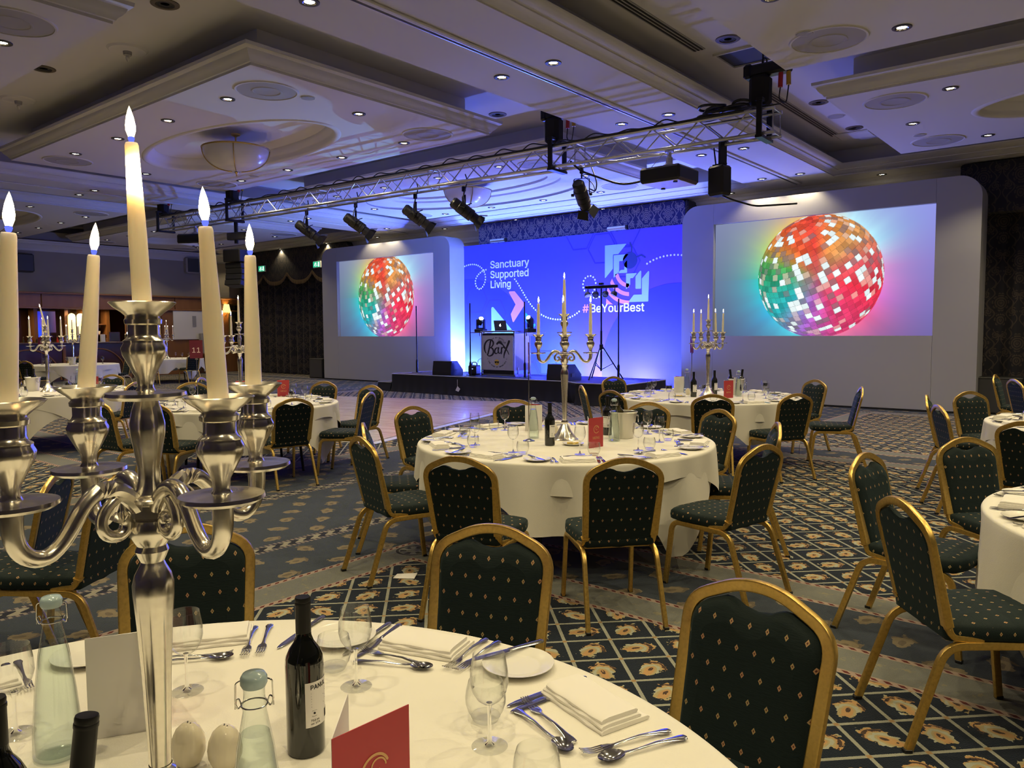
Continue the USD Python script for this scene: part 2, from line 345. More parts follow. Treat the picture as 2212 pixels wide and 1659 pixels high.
# ------------------------------------------------------------------ prims
TAKEN = {}
def path_for(name, parent):
    base = (parent.GetPath().pathString if parent else '/World') + '/' + name
    n = TAKEN.get(base, 0); TAKEN[base] = n + 1
    return base if n == 0 else f'{base}_{n:03d}'
def say(p, label=None, cat=None, group=None, kind=None):
    for k, v in (('label', label), ('category', cat), ('group', group), ('kind', kind)):
        if v: p.SetCustomDataByKey(k, v)
    return p
def place(p, loc, rz=0.0, rx=0.0, ry=0.0, sc=None):
    x = UsdGeom.Xformable(p); x.ClearXformOpOrder()
    x.AddTranslateOp().Set(Gf.Vec3d(*map(float, loc))); x.AddRotateXYZOp().Set(Gf.Vec3f(math.degrees(rx), math.degrees(ry), math.degrees(rz)))
    if sc is not None: x.AddScaleOp().Set(Gf.Vec3f(*sc) if np.ndim(sc) else Gf.Vec3f(sc, sc, sc))
    return p
def obj(name, mesh, mat, parent=None, smooth=35, **tag):
    mesh = mesh.get() if isinstance(mesh, MB) else mesh
    m = usdkit.mesh(stage, path_for(name, parent), mesh, M[mat], smooth)
    return say(m.GetPrim(), **tag)
def thing(name, label, cat, loc=(0, 0, 0), rz=0.0, group=None, parent=None, kind=None, typ=UsdGeom.Xform, **k):
    p = typ.Define(stage, path_for(name, parent)).GetPrim()
    place(p, loc, rz, **k); return say(p, label, cat, group, kind)
def dup(root, loc, rz=0.0, label=None, group=None, cat=None, **k):
    was = root.GetCustomData()
    r = thing(root.GetName() if not root.GetName()[-3:].isdigit() else root.GetName()[:-4], label or was['label'], cat or was['category'], loc, rz, group or was.get('group'), typ=UsdGeom.Mesh if (one := root.IsA(UsdGeom.Mesh)) else UsdGeom.Xform, **k)
    r.GetReferences().AddInternalReference(root.GetPath()); r.SetInstanceable(not one); return r
PROTO = {}
def make(key, build, loc, rz=0.0, label=None, group=None, **k):
    """The first call builds the thing; later calls refer to it."""
    if key in PROTO: return dup(PROTO[key], loc, rz, label, group, **k)
    p = build(); place(p, loc, rz, **k); say(p, label, None, group); PROTO[key] = p; return p
def tint(prim, cols):
    UsdGeom.PrimvarsAPI(prim).CreatePrimvar('tint', Sdf.ValueTypeNames.Color3fArray, 'vertex').Set(Vt.Vec3fArray.FromNumpy(np.asarray(cols, np.float32)))

# ================================================================== the room
Z0, Z1 = 4.72, 5.28
X0, X1, Y0, Y1 = -29.3, 9.0, -6.5, 17.7
S = dict(kind='structure')
obj('floor', MB().add([(X0, Y0, 0), (X1, Y0, 0), (X1, Y1, 0), (X0, Y1, 0)], [(0, 1, 2, 3)]), 'carpet', smooth=False, label='navy and blue patterned carpet with lattice panels and grey bands', **S)
for nm, c, d, lb in (('wall_stage', ((X0 + X1) / 2, Y1 + 0.1, 2.75), (X1 - X0, 0.2, 5.5), 'cream wall behind the stage set and curtains'), ('wall_right', (X1 + 0.1, (Y0 + Y1) / 2, 2.75), (0.2, Y1 - Y0, 5.5), 'cream side wall'),
                     ('wall_rear', ((X0 + X1) / 2, Y0 - 0.1, 2.75), (X1 - X0, 0.2, 5.5), 'cream rear wall')):
    obj(nm, MB().box(c, d), 'wall_paint', smooth=False, label=lb, **S)

ceil = thing('ceiling', 'white plaster ceiling with sunken coffers and hanging rafts', None, kind='structure')
COL = [(-3.45, 4.25), (-15.93, -8.23), (-28.4, -20.7)]                # rafts across
ROW = [(-0.58, 3.68), (5.27, 9.53), (11.12, 15.38)]                    # rafts towards the stage
COF = [(-5.03, 5.83), (-17.45, -6.75), (-29.3, -19.15)]
room = sbox(X0, Y0, X1, Y1)
sof = room
for a, b in COF: sof = sof.difference(sbox(a, -2.1, b, 16.73))
for k in (-5.9, -18.3): sof = sof.difference(sbox(k - 0.035, Y0, k + 0.035, 17.2))
obj('soffit', MB().prism(sof, 0.10, mtx((0, 0, Z0))), 'ceiling_paint', ceil, smooth=False)
for k in (-5.9, -18.3):
    obj('partition_track', MB().box((k, 5.3, Z0 + 0.05), (0.02, 23.0, 0.05)).box((k - 0.028, 5.3, Z0 + 0.004), (0.012, 23.0, 0.012)).box((k + 0.028, 5.3, Z0 + 0.004), (0.012, 23.0, 0.012)), 'aluminium', ceil, smooth=False, label='dark partition track groove with metal edges')
    obj('beam_fillet', MB().box((k + 0.10, 5.3, Z0 - 0.012), (0.07, 23.4, 0.03), bevel=0.01).box((k + 0.10, 5.3, Z0 + 0.02), (0.10, 23.4, 0.03)), 'ceiling_paint', ceil)
cov = [(0, 0), (0.012, 0), (0.012, 0.018), (0.035, 0.022), (0.055, 0.05), (0.09, 0.075), (0.13, 0.09), (0.13, 0.105), (0.155, 0.11), (0.19, 0.125), (0.215, 0.15), (0.235, 0.18), (0.24, 0.205), (-0.22, 0.205), (-0.22, Z1 - Z0)]
for a, b in COF:
    obj('coffer_moulding', MB().frame(a, b, -2.1, 16.73, [(-d, Z0 + z) for d, z in cov]), 'ceiling_paint', ceil, smooth=30)
    obj('recess_panel', MB().box(((a + b) / 2, 7.3, Z1 + 0.03), (b - a + 1.0, 20.0, 0.06)), 'ceiling_paint', ceil, smooth=False)

crown = [(0, Z0), (0.012, Z0), (0.014, Z0 + 0.03), (0.035, Z0 + 0.036), (0.05, Z0 + 0.062), (0.08, Z0 + 0.085), (0.105, Z0 + 0.115), (0.12, Z0 + 0.15), (0.145, Z0 + 0.158), (0.165, Z0 + 0.175), (0.17, Z0 + 0.215), (-0.26, Z0 + 0.215), (-0.26, Z1)]
RX, RY = 2.45, 1.12
for j, (y0, y1) in enumerate(ROW):
    for i, (x0, x1) in enumerate(COL):
        cx, cy = (x0 + x1) / 2, (y0 + y1) / 2
        stagey = i == 1 and j == 2
        rx, ry = (3.0, 1.62) if stagey else (RX, RY)
        el = lambda k, z, n=72: [(cx + (rx + k) * math.cos(t), cy + (ry + k) * math.sin(t), z) for t in np.arange(n) * 2 * PI / n]
        r = thing('raft', None, None, parent=ceil)
        pl = sbox(x0, y0, x1, y1).difference(Polygon([p[:2] for p in el(0, 0)]))
        obj('raft_panel', MB().prism(pl, 0.03, mtx((0, 0, Z0))), 'ceiling_paint', r, smooth=False)
        obj('crown_moulding', MB().frame(x0, x1, y0, y1, crown), 'ceiling_paint', r, smooth=30)
        rings = [(0.0, Z0 + 0.001), (-0.015, Z0 - 0.012), (-0.05, Z0 - 0.02), (-0.09, Z0 - 0.012), (-0.12, Z0 + 0.015), (-0.125, Z0 + 0.06), (-0.15, Z0 + 0.09), (-0.21, Z0 + 0.14), (-0.225, Z0 + 0.19)]
        if stagey: rings = [(0.0, Z0 + 0.001), (0, Z0 + 0.05), (-0.25, Z0 + 0.055), (-0.40, Z0 + 0.07), (-0.50, Z0 + 0.10), (-0.52, Z0 + 0.14), (-0.8, Z0 + 0.145), (-0.8, Z0 + 0.19)]
        rings += [(rings[-1][0] - 0.25, Z0 + 0.22), (rings[-1][0] - 0.6, Z0 + 0.235)]
        n = 72; mb = MB(); vs = np.array([p for k, z in rings for p in el(k, z)]); L = len(rings)
        fs = [(q * n + t, q * n + (t + 1) % n, (q + 1) * n + (t + 1) % n, (q + 1) * n + t) for q in range(L - 1) for t in range(n)]
        mb.add(vs, fs); mb.add([(cx, cy, Z0 + 0.24)] + list(map(tuple, vs[-n:])), [(0, 1 + (t + 1) % n, 1 + t) for t in range(n)])
        obj('oval_dome', mb, 'ceiling_paint', r, smooth=40)

# wall cornices
def cornice(name, p0, p1, inward, mat='ceiling_paint'):
    prof = [(0.0, 4.30), (0.02, 4.30), (0.03, 4.36), (0.05, 4.38), (0.06, 4.45), (0.12, 4.52), (0.18, 4.58), (0.22, 4.60), (0.24, 4.66), (0.27, 4.68), (0.28, Z0)]
    p0, p1, w = np.array(p0 + (0,), float), np.array(p1 + (0,), float), np.array(inward + (0,), float)
    v = np.array([q + w * d + np.array([0, 0, z]) for d, z in prof for q in (p0, p1)]); f = [(2 * i, 2 * i + 1, 2 * i + 3, 2 * i + 2) for i in range(len(prof) - 1)]
    return obj(name, MB().add(v, f), mat, smooth=30, label='white moulded cornice along the top of the wall', **S)
cornice('trim_1', (X0, Y1), (X1, Y1), (0, -1)); cornice('trim_2', (X0 + 0.3, Y0), (X0 + 0.3, Y1), (1, 0)); cornice('trim_3', (X1, Y0), (X1, Y1), (-1, 0))

# ------------------------------------------------------------------ ceiling fittings
def build_downlight():
    t = thing('recessed_downlight', None, 'ceiling light')
    obj('trim_ring', MB().lathe([(0.056, -0.001), (0.057, -0.010), (0.070, -0.013), (0.084, -0.009), (0.085, 0.001)], 28), 'dark_grey', t)
    obj('reflector', MB().lathe([(0.057, -0.010), (0.050, -0.003), (0.044, -0.0015)], 24), 'chrome', t)
    obj('bulb', MB().lathe([(0.044, -0.002), (0.030, -0.004), (0.0, -0.005)], 20), 'bulb_glow', t)
    return t
DL = []
for j, yy in enumerate((-1.05, 1.8, 4.65, 7.5, 10.35, 13.1, 15.97)):
    for xx in (-6.25, -5.46, -18.7, -17.9):
        DL.append((xx, yy, 'small recessed downlight in the ' + ('long central beam' if xx > -10 else 'distant beam on the bar side'), 'downlights in the ' + ('central beam' if xx > -10 else 'distant beam')))
for xx in (-28.0, -25.2, -22.4, -19.7, -16.6, -13.8, -10.9, -7.44, -4.21, -1.4, 1.4, 4.2): DL.append((xx, 17.15, 'small recessed downlight close above the stage wall', 'downlights along the stage wall'))
RN = {(0, 0): 'front raft at the right', (0, 1): 'near right-hand raft', (0, 2): 'far right-hand raft', (1, 0): 'raft at the top corner over the tall candles', (1, 1): 'middle raft with the glass bowl lamp', (1, 2): 'raft above the stage front', (2, 0): 'distant raft on the bar side', (2, 1): 'distant raft on the bar side', (2, 2): 'distant raft on the bar side'}
for i, (x0, x1) in enumerate(COL):
    for j, (y0, y1) in enumerate(ROW):
        cx, cy = (x0 + x1) / 2, (y0 + y1) / 2
        for ox, oy in [(sx * k, sy * 1.6) for sy in (-1, 1) for sx in (-1, 1) for k in (0.82, 2.45)] + [(-3.23, 0), (3.23, 0)]:
            if (i, j) == (1, 2): oy *= 1.12
            DL.append((cx + ox, cy + oy, f'small recessed downlight in the {RN[i, j]}', f'downlights in the {RN[i, j]}'))
for k, (xx, yy, lb, gr) in enumerate(DL):
    make('dl', build_downlight, (xx, yy, Z0), 0, lb, gr, sc=1.15)
    dim = 0.3 if (-16 < xx < -8 and yy > 10.5) else 0.4 if yy > 17 else 0.55 if xx < -16 else 0.7 if yy > 15 else 1.0              # the circuit over the stage is dimmed
    light('sphere', f'lamp_light_{k:03d}', (xx, yy, Z0 - 0.035), DOWN_C, DOWN_I * dim, radius=0.03, cone=58, soft=0.55)

def build_speaker():
    t = thing('ceiling_speaker', None, 'ceiling speaker')
    obj('grille', MB().lathe([(0.0, -0.008), (0.16, -0.011), (0.17, -0.018), (0.19, -0.018), (0.20, -0.011), (0.375, -0.006)], 48), 'grille_grey', t)
    obj('rim', MB().lathe([(0.375, -0.004), (0.38, -0.014), (0.40, -0.014), (0.41, 0.001)], 48), 'ceiling_paint', t)
    return t
def build_sensor():
    t = thing('smoke_detector', None, 'smoke detector')
    obj('base', MB().lathe([(0.0, -0.014), (0.05, -0.014), (0.085, -0.011), (0.09, 0.001)], 32), 'grille_grey', t)
    obj('rim', MB().lathe([(0.089, -0.002), (0.094, -0.01), (0.10, -0.006), (0.10, 0.001)], 32), 'ceiling_paint', t)
    return t
for i, (x0, x1) in enumerate(COL):
    for j, (y0, y1) in enumerate(ROW):
        cx, cy = (x0 + x1) / 2, (y0 + y1) / 2
        for sx in (-1, 1):
            for sy in (-1, 1):
                make('spk', build_speaker, (cx + sx * 3.15, cy + sy * 1.46, Z0), 0, f'round ceiling speaker grille in the {RN[i, j]}', f'ceiling speakers in the {RN[i, j]}')
for xx, yy, lb in ((-8.77, 6.46, 'small round detector beside the speaker in the middle raft'), (-2.89, 8.51, 'small round detector beside the large speaker in the near right-hand raft'), (-2.90, 14.1, 'small round detector in the far right-hand raft'), (-13.9, 8.9, 'small round detector at the far edge of the middle raft')):
    make('sen', build_sensor, (xx, yy, Z0), 0, lb)
def build_rose():
    t = thing('ceiling_rose', None, 'ceiling rose')
    obj('plate', MB().lathe([(0.0, -0.03), (0.10, -0.03), (0.13, -0.018), (0.20, -0.014), (0.22, -0.022), (0.24, -0.008), (0.25, 0.001)], 40), 'ceiling_paint', t)
    obj('socket', MB().lathe([(0.055, -0.03), (0.05, -0.075), (0.03, -0.08), (0.0, -0.08)], 20), 'grille_grey', t)
    obj('pendant', MB().lathe([(0.018, -0.08), (0.028, -0.11), (0.018, -0.14), (0.010, -0.155), (0.0, -0.16)], 14), 'ceiling_paint', t)
    return t
make('rose', build_rose, (-10.39, 4.84, Z1), 0, 'white ceiling rose with a small pendant in the recess above the tall candle')
make('rose', build_rose, (-13.87, 4.72, Z1), 0, 'white ceiling rose at the picture edge in the dim recess')
def build_vent():
    t = thing('round_vent', None, 'air vent')
    obj('rim', MB().lathe([(0.10, -0.004), (0.105, -0.014), (0.14, -0.016), (0.155, -0.008), (0.155, 0.001)], 32), 'vent_dark', t)
    obj('core', MB().lathe([(0.105, -0.003), (0.08, -0.006), (0.075, -0.001), (0.05, -0.005), (0.045, 0.0), (0.0, 0.0)], 24), 'ink', t)
    return t
for xx, yy, lb in ((-8.65, 4.47, 'dark round air vent at the top edge above the candle'), (-12.01, 4.42, 'dark round air vent half hidden by the corner raft'), (-8.66, 10.28, 'dark round air vent in the blue-lit recess by the truss hoist'), (-4.22, 9.58, 'dark round vent near the square duct opening'), (-4.22, 13.16, 'dark round vent beside the far slot diffuser'), (-4.23, 15.23, 'dark round vent at the far end of the side recess')):
    make('vent', build_vent, (xx, yy, Z1), 0, lb)
make('sen', build_sensor, (-4.25, 14.21, Z1), 0, 'pale round disc between two dark vents in the side recess', sc=(1.5, 1.5, 1.0))
for ya, yb, lb in ((5.5, 9.7, 'near triple slot air diffuser beside the central beam'), (11.9, 15.6, 'far triple slot air diffuser beside the central beam')):
    t = thing('slot_diffuser', lb, 'air vent', (-4.67, (ya + yb) / 2, Z1))
    obj('backing', MB().box((0, 0, -0.004), (0.17, yb - ya, 0.01)), 'grille_grey', t, smooth=False)
    for k in (-0.05, 0.0, 0.05): obj('slot', MB().box((k, 0, -0.011), (0.024, yb - ya - 0.02, 0.006)), 'ink', t, smooth=False)
t = thing('duct_opening', 'dark square duct opening in the recess above the end hoist', 'air vent', (-4.27, 10.30, Z1))
obj('frame', MB().frame(-0.3, 0.3, -0.3, 0.3, [(0.0, -0.002), (0.0, -0.03), (0.035, -0.03), (0.035, 0.0)]), 'ceiling_paint', t)
obj('cavity', MB().box((0, 0, -0.004), (0.6, 0.6, 0.01)), 'ink', t, smooth=False)
t = thing('access_panel', 'shallow square access panel at the far end of the side recess', 'access panel', (-4.36, 15.75, Z1)); obj('panel', MB().box((0, 0, -0.015), (0.6, 0.5, 0.03), bevel=0.01), 'ceiling_paint', t); obj('frame', MB().frame(-0.3, 0.3, -0.25, 0.25, [(0.01, -0.001), (0.01, -0.022), (0.04, -0.022), (0.04, 0)]), 'ceiling_paint', t)

def build_bowl():
    t = thing('bowl_pendant_lamp', None, 'pendant lamp')
    prof = [(0.0, -0.36)] + [(0.54 * math.sin(a), -0.36 + 0.40 * (1 - math.cos(a)) ** 1.15) for a in np.linspace(0.12, PI / 2 - 0.06, 14)]
    obj('glass_bowl', MB().lathe(prof, 48), 'shade_glass', t)
    zr = prof[-1][1]
    obj('rim', MB().tube([(0.55 * math.cos(a), 0.55 * math.sin(a), zr) for a in np.arange(48) * PI / 24], 0.014, closed=True), 'brass', t)
    for k in range(4):
        a = k * PI / 2 + 0.95
        obj('strap', MB().tube([((r + 0.012) * math.cos(a), (r + 0.012) * math.sin(a), z - 0.004) for r, z in prof[1:]], 0.009), 'brass', t)
    obj('finial', MB().lathe([(0.0, -0.44), (0.012, -0.43), (0.008, -0.41), (0.03, -0.385), (0.035, -0.37), (0.0, -0.355)], 16), 'brass', t)
    obj('rod', MB().lathe([(0.014, -0.34), (0.014, 0.215), (0.03, 0.225), (0.075, 0.245), (0.08, 0.272), (0.0, 0.272)], 20), 'brass', t)
    return t
make('bowl', build_bowl, (-12.08, 7.40, 4.69), 0, 'frosted glass bowl pendant lamp under the middle raft dome')
make('bowl', build_bowl, (-12.08, 13.25, 4.78), 0, 'blue-lit glass bowl lamp behind the truss over the stage front')
make('bowl', build_bowl, (-24.55, 7.40, 4.69), 0, 'distant glass bowl lamp by the small truss projector')

# ================================================================== banquet chairs
def rrect(w, h, r, n=3): return [p for c, a in (((w / 2 - r, h / 2 - r), 0), ((-w / 2 + r, h / 2 - r), PI / 2), ((-w / 2 + r, -h / 2 + r), PI), ((w / 2 - r, -h / 2 + r), 1.5 * PI)) for p in arc(c, r, a, a + PI / 2, n)]
def lean(x, s, off=0.0):
    """A point of the back: s is the height along the lean, off pushes it forwards."""
    return (x, -0.185 - (s - 0.45) * 0.235 + off, s)
def build_chair():
    t = thing('banquet_chair', None, 'chair')
    sec, lsec = rrect(0.034, 0.024, 0.006, 2), rrect(0.031, 0.024, 0.006, 2)
    half = [lean(0.190, 0.475), lean(0.207, 0.832), lean(0.055, 0.9015)]
    loop = half + [(-p[0], p[1], p[2]) for p in half[::-1]]
    rads = [0, 0.062, 0.07, 0.07, 0.062, 0]
    loop = [np.array(p) for p in loop]
    low = np.array([0.188, -0.175, 0.432]); fwd = np.array([0.188, -0.06, 0.422])
    path = fillet([fwd, low] + loop + [low * [-1, 1, 1], fwd * [-1, 1, 1]], [0, 0.075] + rads + [0.075, 0], 6)
    obj('back_frame', MB().tube(path, sec, up=(0, 1, 0.02)), 'gold_frame', t)
    out = [(-0.176, 0.47), (-0.182, 0.60), (-0.187, 0.785), (-0.178, 0.815), (-0.150, 0.836), (-0.092, 0.860), (-0.068, 0.858), (-0.040, 0.844), (0, 0.837), (0.040, 0.844), (0.068, 0.858), (0.092, 0.860), (0.150, 0.836), (0.178, 0.815), (0.187, 0.785), (0.182, 0.60), (0.176, 0.47), (0.12, 0.425), (0, 0.41), (-0.12, 0.425)]
    P = Polygon(out).buffer(0.012).buffer(-0.012)
    ring = lambda k, n=72: [P.buffer(-k).exterior.interpolate(i / n, True).coords[0] for i in range(n)] if k else [P.exterior.interpolate(i / n, True).coords[0] for i in range(n)]
    lv = [(0.014, -0.011), (0.0, -0.008), (0.0, 0.008), (0.006, 0.018), (0.022, 0.028), (0.06, 0.034)]
    def anchor(k, n=72):
        pts = np.array(ring(k)); ang = np.arctan2(pts[:, 1] - 0.64, pts[:, 0]); return pts[np.argsort(-ang)] if False else pts
    n = 72; mb = MB(); vs = []
    base = np.array(ring(0.0)); cen = np.array([0, 0.645])
    for k, off in lv:
        q = base + (cen - base) / np.linalg.norm(cen - base, axis=1, keepdims=True) * k
        vs += [lean(a, b, off) for a, b in q]
    fs = [(i * n + j, i * n + (j + 1) % n, (i + 1) * n + (j + 1) % n, (i + 1) * n + j) for i in range(len(lv) - 1) for j in range(n)]
    mb.add(vs, fs)
    for lvl, off, rev in ((0, -0.011, 1), (len(lv) - 1, 0.036, 0)):
        mb.add([lean(*cen, off)] + vs[lvl * n:(lvl + 1) * n], [(0, 1 + (j + 1) % n, 1 + j) if rev else (0, 1 + j, 1 + (j + 1) % n) for j in range(n)])
    obj('backrest', mb, 'fabric_back', t, smooth=50)
    Q = Polygon([(-0.185, -0.185), (-0.21, 0.14), (-0.19, 0.225), (-0.10, 0.25), (0.10, 0.25), (0.19, 0.225), (0.21, 0.14), (0.185, -0.185)]).buffer(0.02).buffer(-0.01)
    base = np.array([Q.exterior.interpolate(i / n, True).coords[0] for i in range(n)]); cen = np.array([0, 0.03]); vs, mb = [], MB()
    lv = [(0.012, 0.415), (0.0, 0.422), (-0.004, 0.445), (0.0, 0.468), (0.014, 0.480), (0.05, 0.489), (0.12, 0.494)]
    for k, z in lv:
        q = base + (cen - base) / np.linalg.norm(cen - base, axis=1, keepdims=True) * k; vs += [(a, b, z) for a, b in q]
    mb.add(vs, [(i * n + j, i * n + (j + 1) % n, (i + 1) * n + (j + 1) % n, (i + 1) * n + j) for i in range(len(lv) - 1) for j in range(n)])
    for lvl, z, rev in ((0, 0.415, 1), (len(lv) - 1, 0.496, 0)):
        mb.add([(*cen, z)] + vs[lvl * n:(lvl + 1) * n], [(0, 1 + (j + 1) % n, 1 + j) if rev else (0, 1 + j, 1 + (j + 1) % n) for j in range(n)])
    obj('seat', mb, 'fabric_seat', t, smooth=50)
    for s in (-1, 1):
        lp = fillet([(s * 0.200, 0.03, 0.402), (s * 0.200, -0.20, 0.402), (s * 0.212, -0.335, 0.006)], 0.07, 6); leg = obj('leg', MB().tube(lp, lsec, up=(1, 0, 0.02)), 'gold_frame', t)
        obj('foot_cap', MB().box((s * 0.212, -0.337, 0.008), (0.027, 0.032, 0.016), bevel=0.003), 'black_plastic', leg)
        lp = fillet([(s * 0.200, 0.03, 0.402), (s * 0.200, 0.215, 0.402), (s * 0.208, 0.262, 0.006)], 0.06, 6); leg = obj('leg', MB().tube(lp, lsec, up=(1, 0, 0.02)), 'gold_frame', t)
        obj('foot_cap', MB().box((s * 0.208, 0.263, 0.008), (0.027, 0.03, 0.016), bevel=0.003), 'black_plastic', leg)
    obj('crossbar', MB().tube([(-0.2, 0.13, 0.402), (0.2, 0.13, 0.402)], rrect(0.02, 0.02, 0.004, 1)).tube([(-0.2, -0.12, 0.402), (0.2, -0.12, 0.402)], rrect(0.02, 0.02, 0.004, 1)), 'gold_frame', t)
    return t
TB = {'front': (-1.155, 0.425), 'middle': (-3.34, 4.72), 'screen': (-4.12, 8.88), 'dance floor': (-8.1, 4.93), 'bar side': (-12.05, 4.3), 'far bar': (-22.4, 8.65), 'far corner': (-24.6, 12.36), 'side': (0.55, 4.28), 'rear side': (0.03, 8.2), 'end': (0.25, 12.75), 'outside': (-5.35, -0.05)}
TR = 1.10
GD, G2 = 'green fabric gold framed banquet chair', 'gold framed banquet chair'
CH = [  # crown of the back (x, y), table, label, turn
 (-2.55, 1.33, 'front', f'{GD} directly behind the tall candelabra stem', 0), (-1.70, 1.98, 'front', 'green and gold banquet chair across the front table, before the low hanging cloth corner', 0), (-0.75, 1.95, 'front', 'large tilted green and gold banquet chair at the bottom edge, beside the folded napkin', 0.10),
 (-4.10, 1.50, 'outside', f'{G2} with a blue-lit back under the curled candelabra arm', 0), (-3.72, 1.62, 'outside', f'second {G2} just behind the blue-backed one at the picture edge', -0.2),
 (-2.06, 3.46, 'middle', f'{G2} with its dark back square to the viewer, at the middle table', 0.05), (-2.80, 2.97, 'middle', f'{G2} with a taped patch on its crown, at the middle table', 0),
 (-4.39, 3.65, 'middle', 'outer of two overlapping chairs beside the middle table, its crown shining white', 0.05), (-3.82, 3.15, 'middle', f'inner of two overlapping {GD.split()[0]} chairs showing its whole seat, beside the middle table', 0),
 (-5.03, 4.74, 'middle', f'{GD} facing us in front of the dance floor', 0), (-4.70, 5.80, 'middle', f'{G2} behind the dark wine bottle at the middle table', 0),
 (-2.70, 6.07, 'middle', f'{GD} facing us behind the right edge of the middle table', 0), (-1.98, 5.44, 'middle', 'slim gold framed chair with a blue glint on its crown, beside the middle table', 0), (-1.66, 4.34, 'middle', 'gold framed chair seen from the side, seat under the middle table cloth corner', 0), (-3.50, 6.30, 'middle', f'{G2} half hidden behind the steel ice bucket', 0),
 (-5.25, 7.77, 'screen', f'{G2} just right of the candelabra shaft, before the stage', 0), (-5.90, 9.55, 'screen', f'{GD} in front of the tripod light stand', 0), (-4.55, 7.32, 'screen', f'{G2} behind the carafe neck, at the screen-side table', 0), (-3.39, 7.43, 'screen', f'{G2} with its back square to us under the far candelabra', 0),
 (-2.73, 8.02, 'screen', f'{G2} dark-backed with a cloth end hanging under it, near the screen', 0), (-3.28, 10.35, 'screen', f'blue-lit {G2} against the foot of the white screen wall', 0), (-2.45, 9.35, 'screen', f'{G2} in pure side view against the white screen wall', 0.1),
 (-6.62, 4.62, 'dance floor', f'{G2} with its wide dark back at the table by the dance floor', 0), (-6.60, 5.60, 'dance floor', f'{G2} turned sideways at the edge of the dance floor', 0.1), (-8.60, 6.50, 'dance floor', 'green gold framed banquet chair facing us beyond the dance floor table', 0), (-7.45, 6.35, 'dance floor', f'edge-on {G2} on the dance floor, only its post showing', 0.5),
 (-7.33, 3.50, 'dance floor', f'{G2} behind the right-hand candle holders', 0), (-10.0, 5.35, 'dance floor', f'{G2} beyond the dance floor table, behind its glasses', 0), (-7.95, 3.28, 'dance floor', f'{G2} behind the candelabra arms, turned to the dance floor table', 0), (-10.95, 6.0, 'dance floor', f'small pale-edged {G2} turned aside beyond the dance floor table', 1.0),
 (-10.75, 4.95, 'bar side', f'{G2} between the centre stem and the second candle', 0), (-11.15, 2.95, 'bar side', f'{G2} between the two left candles', 0), (-13.6, 3.7, 'bar side', f'{G2} behind the ice bucket on the bar-side table', 0),
 (-13.0, 5.6, 'bar side', f'{G2} behind the swing-top bottle on the bar-side table', 0), (-21.6, 7.2, 'far bar', f'small dark {G2} in front of the far table near the bar', 0), (-22.0, 9.95, 'far bar', f'small {G2} at the cloth corner of the far bar table', 0.3),
 (-23.9, 9.3, 'far bar', f'small {G2} beyond the far bar table', 0), (-23.8, 7.7, 'far bar', f'tiny {G2} against the dark bar front, beyond the far table', 0), (-23.3, 11.2, 'far corner', f'small blue-lit {G2} in front of the far corner table', 0.4), (-23.0, 12.4, 'far corner', f'small dark {G2} at the far corner table beside the number eleven', 0),
 (-0.80, 5.35, 'side', f'{GD} facing us across the right-hand table', 0), (-1.12, 4.36, 'side', f'{GD} turned side-on, its green front catching the light', -0.1), (-0.71, 3.27, 'side', f'large {G2} with a dark sloping back at the right edge', 0),
 (-0.60, 6.50, 'rear side', f'{G2} cut by the right edge, in front of the rear table', 0), (-1.34, 7.50, 'rear side', f'{G2} with a dark back, left of the rear right table', 0), (-1.63, 8.55, 'rear side', f'sliver of a {G2} peeking over the dark-backed one', 0.35), (-1.37, 9.30, 'rear side', f'{GD} facing us against the white wall end', 0),
 (-1.58, 12.85, 'end', f'edge-on {G2} before the black curtain at the right', 0), (-1.25, 11.85, 'end', f'{G2} with a blue back near the right edge', 0), (-1.15, 13.9, 'end', f'farthest {G2} before the black curtain', 0)]
for x, y, tb, lb, turn in CH:
    cx, cy = TB[tb]; rz = math.atan2(cy - y, cx - x) - PI / 2 + turn
    d = 0.29                                                            # crown of the back behind the chair's own origin
    make('chair', build_chair, (x - d * math.sin(rz), y + d * math.cos(rz), 0), rz, lb, 'banquet chairs round the tables')

# ================================================================== tables and cloths
def cloth(cx, cy, r, half, rot, top, seed, zmin=0.02, lift=0.0):
    """A square cloth over a round top: flat disc, rounded edge, hanging folds that deepen to the corners."""
    na, nd = 220, 16; rg = np.random.default_rng(seed); ph = rg.random(4) * 6.28
    th = np.arange(na) * 2 * PI / na; q = th - rot
    reach = half / np.maximum(np.abs(np.cos(q)), np.abs(np.sin(q))); reach = np.minimum(reach, half * 1.36)
    drop = np.clip(reach - r, 0.06, top - zmin); corner = np.clip((reach - half) / (half * 0.36), 0, 1)
    rows = [(0.0, 0.0), (r * 0.5, 0.0), (r - 0.02, 0.0), (r - 0.006, -0.0015), (r + 0.002, -0.006), (r + 0.006, -0.014)]
    v = [(k * math.cos(a), k * math.sin(a), top + lift + z) for k, z in rows for a in th]
    for i in range(1, nd + 1):
        s = i / nd
        f = 0.5 + 0.5 * np.cos(q * 12 + 0.9 * np.sin(q * 3 + ph[0])); fine = np.cos(q * 23 + ph[1])
        rad = r + 0.006 + lift + (s ** 0.8) * drop * (0.02 + 0.13 * f * (0.35 + 0.65 * corner)) + 0.006 * s * fine - 0.035 * s * corner * (1 - f)
        z = top + lift - 0.014 - s * (drop - 0.014) * (0.985 - 0.02 * f)
        v += list(zip(rad * np.cos(th), rad * np.sin(th), z))
    L = len(rows) + nd
    f = [(i * na + j, i * na + (j + 1) % na, (i + 1) * na + (j + 1) % na, (i + 1) * na + j) for i in range(L - 1) for j in range(na)]
    return np.array(v), np.array(f)
